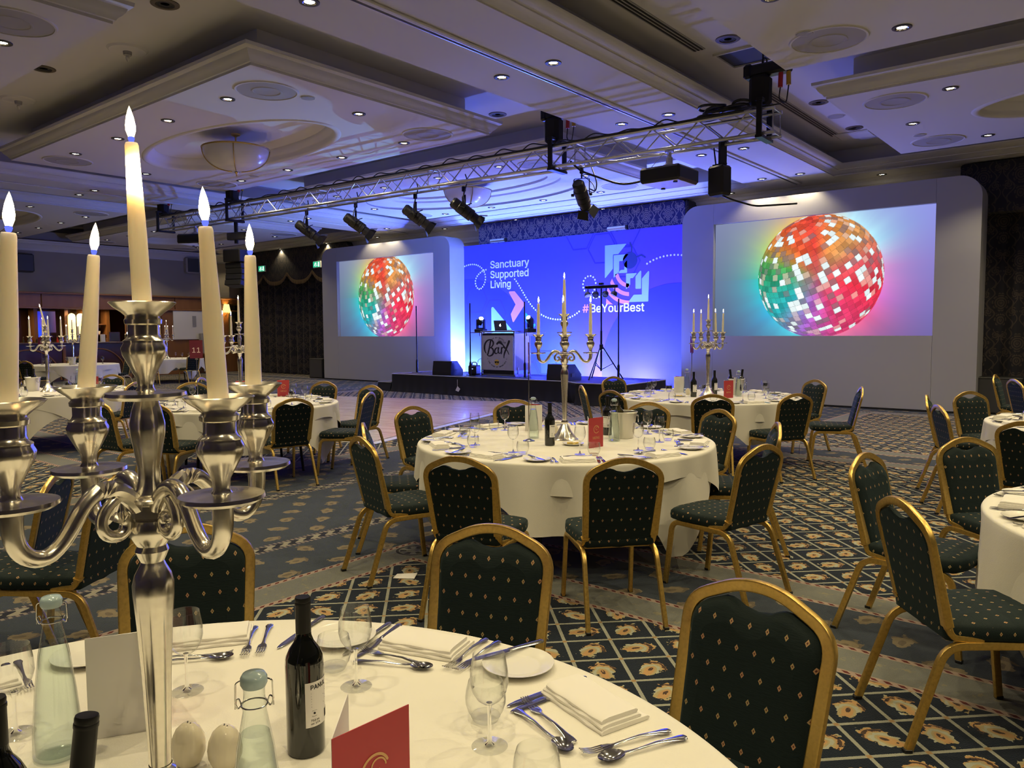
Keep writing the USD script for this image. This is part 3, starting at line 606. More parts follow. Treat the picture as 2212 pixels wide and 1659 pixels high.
def table(key, where, rot, seed, half=1.235):
    cx, cy = TB[key]; far = abs(cx) > 20
    t = thing('round_table', f'round folding banquet table under {where}', 'table', (cx, cy, 0), group=None)
    obj('tabletop', MB().lathe([(0, 0.715), (TR - 0.03, 0.715), (TR - 0.02, 0.72), (TR - 0.02, 0.738), (0, 0.738)], 48), 'wood_bar', t)
    for k in range(4):
        a = k * PI / 2 + 0.4; obj('leg', MB().tube([(0.72 * math.cos(a), 0.72 * math.sin(a), 0.715), (0.80 * math.cos(a), 0.80 * math.sin(a), 0.0)], 0.016), 'black_metal', t)
    u = obj('under_cloth', cloth(cx, cy, TR - 0.012, half + 0.04, rot + PI / 4, 0.746, seed + 50), 'linen', smooth=60, label=f'lower cloth under {where}', cat='tablecloth'); place(u, (cx, cy, 0))
    o = obj('tablecloth', cloth(cx, cy, TR, half, rot, 0.760, seed, zmin=0.30), 'linen', smooth=60, label=where + ', lying over a second cloth', cat='tablecloth'); place(o, (cx, cy, 0))
table('front', 'the cream cloth of the big front table', 0.4, 1)
table('middle', 'the cream cloth of the middle table', math.radians(-58 + 45), 2)
table('screen', 'the cream cloth of the table before the large screen', 0.15, 3)
table('dance floor', 'the cream cloth of the table by the dance floor', 0.35, 4)
table('bar side', 'the cream cloth of the table behind the leftmost candles', 0.9, 5)
table('far bar', 'the small cream cloth of the far table near the bar', 0.5, 6)
table('far corner', 'the blue-lit cloth of the farthest table in the corner', 0.2, 7)
table('side', 'the cut-off cream cloth at the right picture edge', 0.95, 8, half=1.30)
table('rear side', 'the cream cloth of the rear table at the right edge', 0.6, 9)
table('end', 'the cloth of the hidden table by the right-hand curtain', 0.3, 10)
ZT = 0.7605

# ================================================================== candelabra
def candelabrum(name, label, loc, rz, stem=0.0, rise=0.0, drop=0.0, reach=0.195):
    """Five-light silver candelabrum; stem shortens the shaft. The candles stand in it as things of their own."""
    t = thing('candelabrum', label, 'candelabrum', loc, rz)
    h = 0.64 + stem                                                     # hub height
    def cup(c):                                                         # profile from drip plate to rim, base at z = 0
        x, y, z = c
        return MB().lathe([(0.006, 0.0), (0.050, -0.002), (0.057, 0.003), (0.056, 0.008), (0.048, 0.007), (0.014, 0.010), (0.011, 0.016), (0.0125, 0.030), (0.022, 0.048), (0.030, 0.064), (0.0315, 0.074), (0.028, 0.081), (0.0285, 0.085), (0.0235, 0.089), (0.0215, 0.094), (0.0215, 0.108), (0.0255, 0.110), (0.0260, 0.116), (0.0225, 0.120), (0.030, 0.127), (0.040, 0.134), (0.0465, 0.141), (0.0450, 0.1425), (0.034, 0.135), (0.024, 0.130), (0.0, 0.129)], 64, c, flute=10, amp=0.02, fl=(0.03, 0.085)).get()
    A = h + 0.162 - drop
    cups = [(0, 0, A)] + [(reach * math.cos(k * PI / 2), reach * math.sin(k * PI / 2), h + 0.010 + rise) for k in range(4)]
    b = [(0.0, 0.0), (0.104, 0.0), (0.104, 0.004), (0.094, 0.010), (0.082, 0.022), (0.058, 0.052), (0.040, 0.085), (0.027, 0.108), (0.020, 0.118), (0.024, 0.124), (0.026, 0.134), (0.022, 0.146), (0.016, 0.150), (0.017, 0.156)]
    obj('base', MB().lathe(b, 44, flute=12, amp=0.03, fl=(0.02, 0.11)), 'silver', t)
    zs = lambda k: 0.156 + (h - 0.095 - 0.156) * k
    obj('shaft', MB().lathe([(0.016, zs(0)), (0.0175, zs(0.15)), (0.021, zs(0.45)), (0.0255, zs(0.70)), (0.029, zs(0.84)), (0.0295, zs(0.89)), (0.026, zs(0.94)), (0.019, zs(0.98)), (0.0165, zs(1.0)), (0.020, h - 0.088), (0.024, h - 0.078), (0.021, h - 0.07), (0.030, h - 0.055), (0.0305, h - 0.04), (0.027, h - 0.03), (0.0, h - 0.03)], 44, flute=9, amp=0.035, fl=(zs(0.1), zs(0.9))), 'silver', t)
    obj('hub', MB().box((0, 0, h - 0.017), (0.043, 0.043, 0.030), rz=PI / 4, bevel=0.006).lathe([(0, h - 0.002), (0.031, h - 0.002), (0.033, h + 0.002), (0.030, h + 0.006), (0.021, h + 0.009), (0.0185, h + 0.016), (0.0155, h + 0.03), (0.016, h + 0.05), (0.020, h + 0.075), (0.0245, h + 0.10), (0.0250, h + 0.115), (0.021, h + 0.135), (0.0165, h + 0.15), (0.016, h + 0.157), (0.006, A)], 40, flute=8, amp=0.03, fl=(h + 0.02, h + 0.15)), 'silver', t)
    for k, c in enumerate(cups):
        obj('candle_cup', cup(c), 'silver', t)
        if k:
            a = (k - 1) * PI / 2; ca, sa = math.cos(a), math.sin(a)
            pl = [(0.018, -0.012), (0.035, 0.010), (0.058, 0.024), (0.082, 0.022), (0.105, 0.0), (0.125, -0.030), (0.150, -0.052), (0.175, -0.050), (0.192, -0.028), (0.196, -0.004 + rise * 0.6), (0.195, 0.011 + rise)]
            from scipy.interpolate import CubicSpline
            cs = CubicSpline(np.arange(len(pl)), np.array(pl)); q = cs(np.linspace(0, len(pl) - 1, 40)) * [reach / 0.195, 1.0]
            rad = np.interp(np.linspace(0, 1, 40), [0, 0.15, 0.4, 0.55, 0.75, 1], [0.012, 0.0135, 0.0115, 0.011, 0.0125, 0.0155])
            cur = [(0.045, 0.012), (0.066, -0.004), (0.073, -0.026), (0.062, -0.044), (0.044, -0.043), (0.037, -0.030), (0.043, -0.020), (0.052, -0.025)]
            q2 = CubicSpline(np.arange(len(cur)), np.array(cur))(np.linspace(0, len(cur) - 1, 26))
            m = MB().tube([(r * ca, r * sa, h + z) for r, z in q], rad).tube([(r * ca, r * sa, h + z) for r, z in q2], np.linspace(0.008, 0.0105, 26))
            m.tube([(r * ca, r * sa, h + z) for r, z in ((0.118, -0.012), (0.113, -0.024), (0.118, -0.034), (0.13, -0.036))], [0.003, 0.006, 0.006, 0.003])
            obj('arm', m, 'silver', t)
    return t, cups
def candle_parts(t, L):
    obj('wax', MB().lathe([(0, 0), (0.0142, 0.0), (0.0135, 0.05 * L), (0.0128, 0.45 * L), (0.0098, 0.90 * L), (0.0094, 0.985 * L), (0.0082, L), (0.004, L - 0.003), (0, L - 0.004)], 24), 'wax', t)
    obj('wick', MB().tube([(0, 0, L - 0.004), (0.0004, 0, L + 0.005), (0.0015, 0, L + 0.009)], 0.0009), 'wick', t)
    obj('flame', MB().lathe([(0.0, L + 0.004), (0.0042, L + 0.009), (0.0070, L + 0.018), (0.0071, L + 0.025), (0.0052, L + 0.037), (0.0024, L + 0.047), (0.0, L + 0.053)], 16), 'flame', t)
    obj('flame_base', MB().lathe([(0.0, L - 0.001), (0.0035, L + 0.002), (0.0048, L + 0.0065), (0.0035, L + 0.009), (0.0, L + 0.010)], 14), 'flame_base', t)
    return t
def candles(cups, loc, rz, stand, labels, specs, group=None, sc=1.0):
    for (x, y, z), lb, (L, tx, ty) in zip(cups, labels, specs):
        c, s = math.cos(rz), math.sin(rz)
        p = (loc[0] + (c * x - s * y) * sc, loc[1] + (s * x + c * y) * sc, loc[2] + (z + 0.1305) * sc)
        key = f'candle{L:.3f}'
        make(key, lambda: candle_parts(thing('taper_candle', None, 'candle'), L), p, 0, lb, group, rx=-ty, ry=tx)
FC = (-1.150, 0.543, ZT)
t, cups = candelabrum('candelabrum', 'tall silver five-armed candelabrum in the front, its arms curling past the frame', FC, math.radians(3), stem=-0.070, rise=0.012, drop=0.008, reach=0.187)
light('sphere', 'candle_light', (FC[0], FC[1], FC[2] + 1.05), (1.0, 0.62, 0.25), 0.30, radius=0.03)
# tilt is towards +x, +y in radians
candles(cups, FC, math.radians(3), 'front', ['tallest lit candle leaning in the centre cup of the front candelabrum', 'lit candle of the front candelabrum in the cup before the dark chair, leaning', 'lit candle in the far right-hand cup of the front candelabrum', 'short lit candle in the far left-hand cup of the front candelabrum', 'lit candle at the left picture edge on the front candelabrum'],
        [(0.243, -0.012, -0.022), (0.238, -0.020, -0.034), (0.226, 0.0, 0.004), (0.226, 0.035, 0.080), (0.228, 0.020, 0.050)])
def far_cand(key, where, rz, tl):
    cx, cy = TB[key]; loc = (cx, cy, ZT)
    if 'cand' not in PROTO:
        PROTO['cand'], PROTO['cups'] = candelabrum('candelabrum', where, loc, rz)
    else: dup(PROTO['cand'], loc, rz, where)
    tag = where.split(' on ')[-1] if ' on ' in where else where
    candles(PROTO['cups'], loc, rz, key, ['tall centre candle of the candelabrum on ' + tag] + ['lit white side candle of the candelabrum on ' + tag] * 4, [(0.243 if i else 0.268, tl[i][0], tl[i][1]) for i in range(5)], 'candles on ' + tag)
Z = (0.0, 0.0)
far_cand('middle', 'silver five-light candelabrum standing on the middle table', math.radians(37), [Z, Z, (-0.02, 0), (0.01, 0), (-0.04, -0.03)])
far_cand('screen', 'smaller silver candelabrum on the table before the large screen', math.radians(52), [Z, (0.02, 0), Z, Z, (-0.02, -0.02)])
far_cand('dance floor', 'silver candelabrum on the dance floor table, half behind a candle', math.radians(85), [Z] * 5)
far_cand('bar side', 'silver candelabrum on the bar-side table between two tall candles', math.radians(80), [(-0.12, -0.16), Z, Z, Z, Z])
far_cand('far bar', 'tiny silver candelabrum on the far table near the bar', 0.5, [Z] * 5)
far_cand('far corner', 'tiny silver candelabrum on the farthest corner table', 0.9, [Z] * 5)

# ================================================================== tableware
def build_wine_glass():
    t = thing('wine_glass', None, 'wine glass')
    obj('bowl', MB().lathe([(0.0045, 0.086), (0.012, 0.089), (0.024, 0.098), (0.034, 0.114), (0.0385, 0.132), (0.0375, 0.155), (0.0335, 0.178), (0.0322, 0.188), (0.0314, 0.188), (0.0326, 0.178), (0.0366, 0.155), (0.0376, 0.132), (0.033, 0.1145)], 36), 'clear_glass', t, smooth=60)
    obj('stem', MB().lathe([(0.0, 0.0925), (0.006, 0.090), (0.0045, 0.084), (0.0036, 0.072), (0.0036, 0.030), (0.005, 0.012), (0.010, 0.0055), (0.0, 0.0045)], 16), 'glass_solid', t, smooth=60)
    obj('foot', MB().lathe([(0.010, 0.0058), (0.022, 0.0032), (0.0345, 0.0022), (0.036, 0.0014), (0.035, 0.0004), (0.0, 0.0004)], 36), 'clear_glass', t, smooth=60)
    return t
def build_tumbler():
    t = thing('water_tumbler', None, 'tumbler')
    obj('bowl', MB().lathe([(0.030, 0.012), (0.037, 0.022), (0.0425, 0.040), (0.043, 0.052), (0.0405, 0.070), (0.0365, 0.086), (0.0356, 0.0865), (0.0395, 0.070), (0.0418, 0.052), (0.0412, 0.040)], 36), 'clear_glass', t, smooth=60)
    obj('base', MB().lathe([(0.0, 0.013), (0.029, 0.0135), (0.031, 0.011), (0.0265, 0.002), (0.024, 0.0005), (0.0, 0.0005)], 32), 'clear_glass', t, smooth=50)
    return t
def build_plate():
    return obj('side_plate', MB().lathe([(0.0, 0.0065), (0.050, 0.0065), (0.056, 0.008), (0.066, 0.0125), (0.084, 0.0165), (0.088, 0.0168), (0.0885, 0.0155), (0.070, 0.009), (0.054, 0.0015), (0.048, 0.0), (0.0, 0.0)], 44), 'china', smooth=50, cat='plate')
def blade(name, cat, prof, extra=None):
    """Flat cutlery: (y, half width, z, half thickness) stations along its length, centred on the origin."""
    mb = MB(); st = np.array(prof); v = []
    for y, w, z, h in st: v += [(w * math.cos(a), y, z + h * math.sin(a)) for a in np.arange(8) * PI / 4]
    k = len(st); mb.add(v, [(i * 8 + j, i * 8 + (j + 1) % 8, (i + 1) * 8 + (j + 1) % 8, (i + 1) * 8 + j) for i in range(k - 1) for j in range(8)])
    for o, r in ((0, 0), ((k - 1) * 8, 1)): mb.add(v[o:o + 8], [(0, j, j + 1) if r else (0, j + 1, j) for j in range(1, 7)])
    if extra: extra(mb)
    return obj(name, mb, 'steel', smooth=50, cat=cat)
HANDLE = [(-0.103, 0.004, 0.005, 0.002), (-0.100, 0.0095, 0.005, 0.0028), (-0.090, 0.0105, 0.0055, 0.0026), (-0.070, 0.0065, 0.0075, 0.0022), (-0.030, 0.0040, 0.010, 0.0022), (0.010, 0.0032, 0.0075, 0.002)]
def build_fork():
    def tines(mb):
        for k in (-1.5, -0.5, 0.5, 1.5):
            mb.tube([(k * 0.0062, 0.052, 0.0045), (k * 0.0064, 0.075, 0.0035), (k * 0.0060, 0.092, 0.0065), (k * 0.0055, 0.103, 0.0105)], [(-0.0013, -0.0008), (0.0013, -0.0008), (0.0013, 0.0008), (-0.0013, 0.0008)], up=(0, 0, 1))
    return blade('dinner_fork', 'fork', HANDLE + [(0.030, 0.0045, 0.0055, 0.0018), (0.040, 0.0105, 0.0048, 0.0014), (0.052, 0.0118, 0.0045, 0.0012), (0.056, 0.0112, 0.0043, 0.0010)], tines)
def build_spoon():
    mb = MB(); n, m = 20, 5; v = []
    for i in range(m + 1):
        for a in np.arange(n) * 2 * PI / n:
            r = i / m; v.append((0.0185 * r * math.cos(a), 0.073 + 0.029 * r * math.sin(a), 0.0015 + 0.0095 * r * r))
    mb2 = lambda mb: (mb.add(v, [(i * n + j, i * n + (j + 1) % n, (i + 1) * n + (j + 1) % n, (i + 1) * n + j) for i in range(m) for j in range(n)]), mb.add(np.array(v) - [0, 0, 0.0012], [(i * n + j, (i + 1) * n + j, (i + 1) * n + (j + 1) % n, i * n + (j + 1) % n) for i in range(m) for j in range(n)]))
    return blade('dessert_spoon', 'spoon', HANDLE + [(0.032, 0.0038, 0.0075, 0.0018), (0.046, 0.0045, 0.009, 0.0012)], mb2)
def build_knife():
    return blade('table_knife', 'knife', [(-0.115, 0.005, 0.005, 0.003), (-0.110, 0.0095, 0.005, 0.0042), (-0.085, 0.0092, 0.005, 0.0042), (-0.03, 0.0062, 0.005, 0.0036), (-0.012, 0.0068, 0.005, 0.0034), (-0.008, 0.0095, 0.004, 0.0009), (0.03, 0.0108, 0.004, 0.0008), (0.085, 0.0095, 0.004, 0.0008), (0.108, 0.0055, 0.004, 0.0008), (0.115, 0.001, 0.004, 0.0006)])
def build_napkin():
    mb = MB()
    for z0, y0, y1, x0, x1 in ((0.0, -0.066, 0.066, -0.108, 0.108), (0.0085, -0.062, 0.045, -0.105, 0.104), (0.0165, -0.058, 0.042, -0.100, 0.098)):
        n = 15; prof = [(y0, z0 + 0.0005), (y1 - 0.004, z0 + 0.0005), (y1, z0 + 0.003), (y1 - 0.001, z0 + 0.006), (y1 - 0.006, z0 + 0.0082), (y0 + 0.02, z0 + 0.0092), (y0 + 0.004, z0 + 0.0072), (y0, z0 + 0.004)]
        xs = np.linspace(x0, x1, n); v = []
        for i, xx in enumerate(xs):
            s = 0.985 + 0.015 * math.sin(i * 1.3 + z0 * 300); lift = 0.0012 * math.sin(i * 0.9 + z0 * 500)
            v += [(xx, yy * s, zz + (lift + 0.0012 if zz > z0 + 0.002 else 0.0)) for yy, zz in prof]
        k = len(prof); mb.add(v, [(i * k + j, (i + 1) * k + j, (i + 1) * k + (j + 1) % k, i * k + (j + 1) % k) for i in range(n - 1) for j in range(k)])
        for o, r in ((0, 0), ((n - 1) * k, 1)): mb.add(v[o:o + k], [(0, j + 1, j) if r else (0, j, j + 1) for j in range(1, k - 1)])
    return obj('folded_napkin', mb, 'napkin_linen', smooth=45, cat='napkin')
def build_wine_bottle(mat='wine_black', key='wine_bottle'):
    t = thing(key, None, 'wine bottle')
    obj('bottle', MB().lathe([(0, 0.004), (0.024, 0.0), (0.034, 0.001), (0.0365, 0.006), (0.0368, 0.178), (0.035, 0.192), (0.028, 0.207), (0.019, 0.220), (0.0150, 0.232), (0.0140, 0.25), (0.0138, 0.262)], 36), mat, t, smooth=50)
    obj('foil_cap', MB().lathe([(0.0145, 0.236), (0.0148, 0.240), (0.0146, 0.292), (0.0154, 0.293), (0.0154, 0.298), (0.0146, 0.299), (0.0150, 0.305), (0.0140, 0.308), (0.0, 0.308)], 28), 'foil', t, smooth=40)
    n = 14; a = np.linspace(-0.95, 0.95, n); v = [(0.0373 * math.cos(q - PI / 2), 0.0373 * math.sin(q - PI / 2), z) for z in (0.062, 0.150) for q in a]
    lab = obj('label', MB().add(v, [(j, j + 1, n + j + 1, n + j) for j in range(n - 1)]), 'paper', t, smooth=60)
    def bend(m, x0, z0):
        w = np.array(m.vertices); q = (x0 + w[:, 0]) / 0.0375 - PI / 2; r = 0.0375 + w[:, 2]
        return trimesh.Trimesh(np.stack([r * np.cos(q), r * np.sin(q), z0 + w[:, 1]], 1), m.faces, process=False)
    mb = MB()
    for tx, hh, x0, z0 in (('PANUL', 0.0085, -0.026, 0.136), ('750 ml', 0.004, -0.026, 0.073), ('vol. 13%', 0.0035, -0.026, 0.067)): mb.tm(bend(meshkit.text_mesh(tx, hh, 0.0002, bold=hh > 0.008), x0, z0))
    for k in range(6): mb.tm(bend(trimesh.creation.box((0.040 - 0.009 * (k % 3 == 2), 0.0011, 0.0003)), -0.004 - 0.0045 * (k % 3 == 2), 0.128 - k * 0.0052))
    for k in range(9): mb.tm(bend(trimesh.creation.box((0.0006 + 0.0006 * (k % 3 == 0), 0.016, 0.0003)), 0.010 + k * 0.0020, 0.078))
    mb.tm(bend(trimesh.creation.box((0.010, 0.0004, 0.0003)), -0.018, 0.094)).tm(bend(trimesh.creation.box((0.010, 0.0004, 0.0003)), -0.018, 0.083)).tm(bend(trimesh.creation.icosphere(1, 0.0022), -0.018, 0.089))
    obj('label_print', mb, 'ink', lab, smooth=False)
    return t
def build_carafe():
    t = thing('swing_top_bottle', None, 'water bottle')
    obj('glass_body', MB().lathe([(0, 0.004), (0.030, 0.0), (0.041, 0.002), (0.0435, 0.008), (0.0425, 0.05), (0.036, 0.13), (0.027, 0.205), (0.0195, 0.245), (0.0165, 0.262), (0.0185, 0.266), (0.0185, 0.272), (0.0160, 0.276), (0.0152, 0.290), (0.0165, 0.296)], 36), 'bottle_glass', t, smooth=60)
    obj('water', MB().lathe([(0, 0.008), (0.038, 0.010), (0.040, 0.05), (0.0338, 0.13), (0.0255, 0.200), (0.0205, 0.226), (0.0, 0.225)], 32), 'water', t, smooth=50)
    obj('stopper', MB().lathe([(0.0, 0.296), (0.017, 0.296), (0.0195, 0.301), (0.0195, 0.310), (0.016, 0.316), (0.0, 0.319)], 28), 'stopper', t, smooth=50)
    mb = MB()
    for s in (-1, 1): mb.tube(fillet([(s * 0.0195, 0, 0.306), (s * 0.026, 0, 0.303), (s * 0.027, 0, 0.272), (s * 0.023, 0.002, 0.262), (s * 0.0185, 0.002, 0.268)], 0.005, 3), 0.0012).tube(fillet([(s * 0.0185, 0.002, 0.269), (s * 0.022, 0.002, 0.279), (s * 0.026, 0.001, 0.277), (s * 0.027, 0, 0.264)], 0.005, 3), 0.0012)
    mb.tube([(0.0188 * math.cos(a), 0.0188 * math.sin(a), 0.269) for a in np.arange(20) * PI / 10], 0.0012, closed=True)
    obj('wire_bail', mb, 'chrome', t)
    return t
def build_bucket():
    t = thing('ice_bucket', None, 'ice bucket')
    obj('pail', MB().lathe([(0, 0.006), (0.070, 0.0), (0.074, 0.004), (0.100, 0.192), (0.106, 0.196), (0.108, 0.201), (0.104, 0.204), (0.098, 0.198), (0.071, 0.012), (0, 0.010)], 40), 'ice_bucket', t, smooth=40)
    for s in (-1, 1):
        h = obj('handle', MB().tube([(s * 0.112 + 0.003 * math.cos(a), 0.021 * math.cos(a), 0.148 + 0.026 * math.sin(a)) for a in np.arange(24) * PI / 12], 0.0032, closed=True), 'chrome', t)
        obj('bracket', MB().lathe([(0, 0.008), (0.006, 0.008), (0.008, 0.0), (0.0, 0.0)], 12).get(), 'chrome', h); place(stage.GetPrimAtPath(h.GetPath().AppendChild('bracket')), (s * 0.098, 0, 0.174), 0, 0, s * PI / 2)
    return t
def build_menu(op=1.25):
    t = thing('menu_card', None, 'menu card')
    for nm, x, rz, mat in (('front_cover', 0.0, 0.0, 'red_card'), ('back_cover', 0.0, op, 'paper')):
        c, s = math.cos(rz), math.sin(rz); obj(nm, MB().box((0.074 * c, 0.074 * s, 0.105), (0.148, 0.0016, 0.21), rz=rz), mat, t, smooth=False)
    em = MB(); th = np.linspace(0.4, 5.6, 30)
    em.prism(LineString([(0.026 * math.cos(a), 0.026 * math.sin(a)) for a in th]).buffer(0.0022, quad_segs=3), 0.0005)
    em.prism(LineString([(0.004 + 0.017 * math.cos(a) * (1 - 0.12 * a), 0.004 + 0.017 * math.sin(a) * (1 - 0.12 * a)) for a in np.linspace(0, 5.5, 30)]).buffer(0.0014, quad_segs=3), 0.0005)
    tx = meshkit.text_mesh('MENU', 0.018, 0.0005); w = tx.bounds[1][0] - tx.bounds[0][0]
    T = lambda u, z: mtx((u, -0.0012, z), PI / 2)
    p = MB().tm(trimesh.Trimesh(*em.get(), process=False), T(0.078, 0.128)).tm(tx, T(0.074 - w / 2, 0.060))
    obj('gold_lettering', p, 'gold_print', t, smooth=False)
    return t
def build_egg():
    t = thing('egg_shaker', None, 'salt and pepper shaker')
    obj('body', MB().lathe([(0.0, 0.0), (0.016, 0.0), (0.024, 0.008), (0.0305, 0.025), (0.0315, 0.038), (0.029, 0.055), (0.022, 0.071), (0.012, 0.080), (0.0, 0.083)], 30), 'egg_china', t, smooth=80)
    obj('hole', MB().box((0, 0, 0.0832), (0.002, 0.002, 0.0006)).box((0.005, 0.003, 0.0824), (0.002, 0.002, 0.0006)).box((-0.005, 0.003, 0.0824), (0.002, 0.002, 0.0006)), 'ink', t, smooth=False)
    return t
def build_butter():
    t = thing('butter_dish', None, 'butter dish')
    obj('dish', MB().lathe([(0, 0.005), (0.05, 0.005), (0.072, 0.014), (0.078, 0.015), (0.074, 0.010), (0.05, 0.0), (0, 0.0)], 32), 'china', t)
    for k, (x, y, r) in enumerate(((-0.025, 0.0, 0.3), (0.015, 0.02, 1.1), (0.012, -0.022, 2.0))): obj('butter_pat', MB().box((x, y, 0.012), (0.042, 0.018, 0.013), rz=r, bevel=0.003), 'butter', t)
    return t
def build_stand(num):
    def b():
        t = thing('table_number_stand', None, 'table number')
        obj('base', MB().lathe([(0, 0.018), (0.012, 0.016), (0.030, 0.006), (0.045, 0.003), (0.046, 0.0), (0, 0)], 28), 'chrome', t)
        obj('pole', MB().tube([(0, 0, 0.012), (0, 0, 0.50)], 0.004), 'chrome', t)
        obj('clip', MB().box((0, 0, 0.508), (0.03, 0.012, 0.02), bevel=0.003), 'chrome', t)
        cd = obj('number_card', MB().box((0, 0, 0.625), (0.148, 0.003, 0.22)), 'maroon_card', t, smooth=False)
        tx = meshkit.text_mesh(num, 0.06, 0.0006); w = tx.bounds[1][0] + tx.bounds[0][0]
        obj('number', MB().tm(tx, mtx((-w / 2, -0.0016, 0.585), PI / 2)), 'pale_print', cd, smooth=False)
        return t
    return b

TNAME = {'front': 'front table', 'middle': 'middle table', 'screen': 'table before the large screen', 'dance floor': 'dance floor table', 'bar side': 'bar-side table', 'side': 'right-hand side table', 'rear side': 'rear right table'}
ORD = ['first', 'second', 'third', 'fourth', 'fifth', 'sixth', 'seventh', 'eighth', 'ninth', 'tenth', 'eleventh']
BUILD = {'glass': build_wine_glass, 'tumbler': build_tumbler, 'plate': build_plate, 'fork': build_fork, 'knife': build_knife, 'spoon': build_spoon, 'napkin': build_napkin}
WORD = {'glass': 'stemmed wine glass', 'tumbler': 'round water tumbler', 'plate': 'white side plate', 'fork': 'steel dinner fork', 'knife': 'steel table knife', 'spoon': 'steel dessert spoon', 'napkin': 'folded cream napkin'}
def put(kind, x, y, z, rz, label, group, **k):
    return make('tw_' + kind, BUILD[kind], (x, y, z), rz, label, group, **k)
def polar(tb, a, rad, da=0.0): return TB[tb][0] + rad * math.cos(a + da), TB[tb][1] + rad * math.sin(a + da)
def setting(tb, a, what, seed, skip=()):
    """One cover laid at angle a of a table."""
    rg = random.Random(seed); j = lambda s: rg.uniform(-s, s); rz = a + PI / 2
    gr = 'tableware on the ' + TNAME[tb]
    def it(kind, rad, off, turn, desc='', z=0.0, n=0, **k):
        if kind in skip: return
        x, y = polar(tb, a, rad + j(0.012), off / max(rad, 0.3) + j(0.012))
        put(kind, x, y, ZT + z, rz + turn + j(0.10), f'{desc}{WORD[kind]}, {what}', gr, **k)
    it('napkin', 0.972, 0.0, j(0.10))
    it('fork', 0.965, -0.135, PI, 'inner '); it('fork', 0.965, -0.165, PI, 'outer ')
    it('knife', 0.965, 0.140, PI, 'inner '); it('knife', 0.960, 0.168, PI, 'outer ')
    it('spoon', 0.842, 0.0, PI / 2 + 0.15, 'crosswise '); it('fork', 0.818, 0.01, -PI / 2 + 0.1, 'crosswise ')
    it('plate', 0.985, -0.262, 0.0); it('knife', 0.985, -0.25, PI + 0.35, 'bread ', z=0.0155)
    it('glass', 0.715, 0.035, j(1)); it('tumbler', 0.765, 0.125, j(1))
def covers(tb, angles, skip=()):
    vx = math.atan2(-TB[tb][1], -TB[tb][0])
    for n, a in enumerate(sorted(angles, key=lambda q: (vx - q) % (2 * PI))):
        setting(tb, a, f'{ORD[n]} cover clockwise from the viewer, {TNAME[tb]}', hash_(tb) + n, skip)
def hash_(s): return sum(ord(c) * (i + 3) for i, c in enumerate(s))
covers('middle', [math.radians(-58 + 8 + k * 36) for k in range(10)])
covers('screen', [math.radians(-70 + k * 36) for k in range(10)])
covers('dance floor', [math.radians(-20 + k * 36) for k in range(10)])
covers('bar side', [math.radians(-5 + k * 45) for k in range(8)], skip=('spoon',))
covers('side', [math.radians(k) for k in (150, 184, 218)])
covers('rear side', [math.radians(k) for k in (140, 178, 214, 250)])

# the front table is laid piece by piece
GF = 'tableware on the front table'
def seg(kind, a, b, label, z=0.0):
    """Cutlery lying from the end of its handle a to its tip b."""
    put(kind, (a[0] + b[0]) / 2, (a[1] + b[1]) / 2, ZT + z, math.atan2(b[1] - a[1], b[0] - a[0]) - PI / 2, label, GF)
F_ = 'front table'
seg('fork', (-1.876, 1.162), (-1.723, 1.034), 'left of two forks pointing at us behind the candelabra stem, front table'); seg('fork', (-1.858, 1.199), (-1.700, 1.062), 'right of two forks pointing at us, between stem and wine bottle, front table')
seg('spoon', (-1.873, 0.855), (-1.741, 1.022), 'shiny spoon below the napkin behind the candelabra stem, front table'); seg('fork', (-1.895, 0.865), (-1.760, 1.030), 'fork beside the spoon behind the candelabra stem, front table')
seg('knife', (-1.790, 1.330), (-1.700, 1.116), 'blue-glinting knife behind the neck of the wine bottle, front table')
seg('knife', (-1.600, 1.412), (-1.532, 1.196), 'upper of two knives between bottle and middle napkin, front table'); seg('knife', (-1.570, 1.425), (-1.496, 1.205), 'lower of two knives touching the middle napkin, front table')
seg('fork', (-1.326, 1.280), (-1.523, 1.250), 'fork lying crosswise in front of the middle napkin, front table'); seg('spoon', (-1.478, 1.192), (-1.302, 1.280), 'spoon lying crosswise in front of the middle napkin, front table')
seg('fork', (-1.316, 1.500), (-1.272, 1.296), 'left of two forks right of the middle napkin, front table'); seg('fork', (-1.278, 1.505), (-1.245, 1.304), 'right of two forks between napkin and bread plate, front table')
seg('knife', (-1.165, 1.548), (-1.238, 1.330), 'knife resting across the bread plate behind the glass, front table', z=0.0165)
seg('knife', (-0.981, 1.470), (-1.038, 1.248), 'upper of two knives left of the right-hand napkin, front table'); seg('knife', (-0.963, 1.455), (-1.016, 1.236), 'lower of two knives under the right-hand napkin, front table')
seg('fork', (-0.838, 1.215), (-1.029, 1.296), 'fork lying before the right-hand napkin, tines to the glass, front table'); seg('spoon', (-1.012, 1.248), (-0.822, 1.180), 'spoon before the right-hand napkin, handle towards the glass, front table')
seg('fork', (-0.712, 1.376), (-0.806, 1.192), 'fork along the lower side of the right-hand napkin, front table'); seg('spoon', (-0.676, 1.372), (-0.764, 1.190), 'spoon at the table edge below the right-hand napkin, front table')
seg('fork', (-2.146, 0.666), (-1.945, 0.625), 'upper fork at the left edge behind the swing-top bottle, front table'); seg('fork', (-2.147, 0.640), (-1.952, 0.600), 'lower fork at the left edge behind the swing-top bottle, front table')
seg('knife', (-2.16, 0.48), (-1.93, 0.47), 'knife at the left picture edge, front table')
for x, y, r, lb in ((-1.412, 1.372, 0.28, 'folded cream napkin in the middle of the front table edge'), (-0.895, 1.372, -0.32, 'large folded cream napkin at the right of the front table'), (-1.905, 1.045, 0.95, 'folded cream napkin behind the candelabra stem on the front table'), (-2.06, 0.53, 1.4, 'folded napkin cut by the left edge on the front table')):
    put('napkin', x, y, ZT, r, lb, GF)
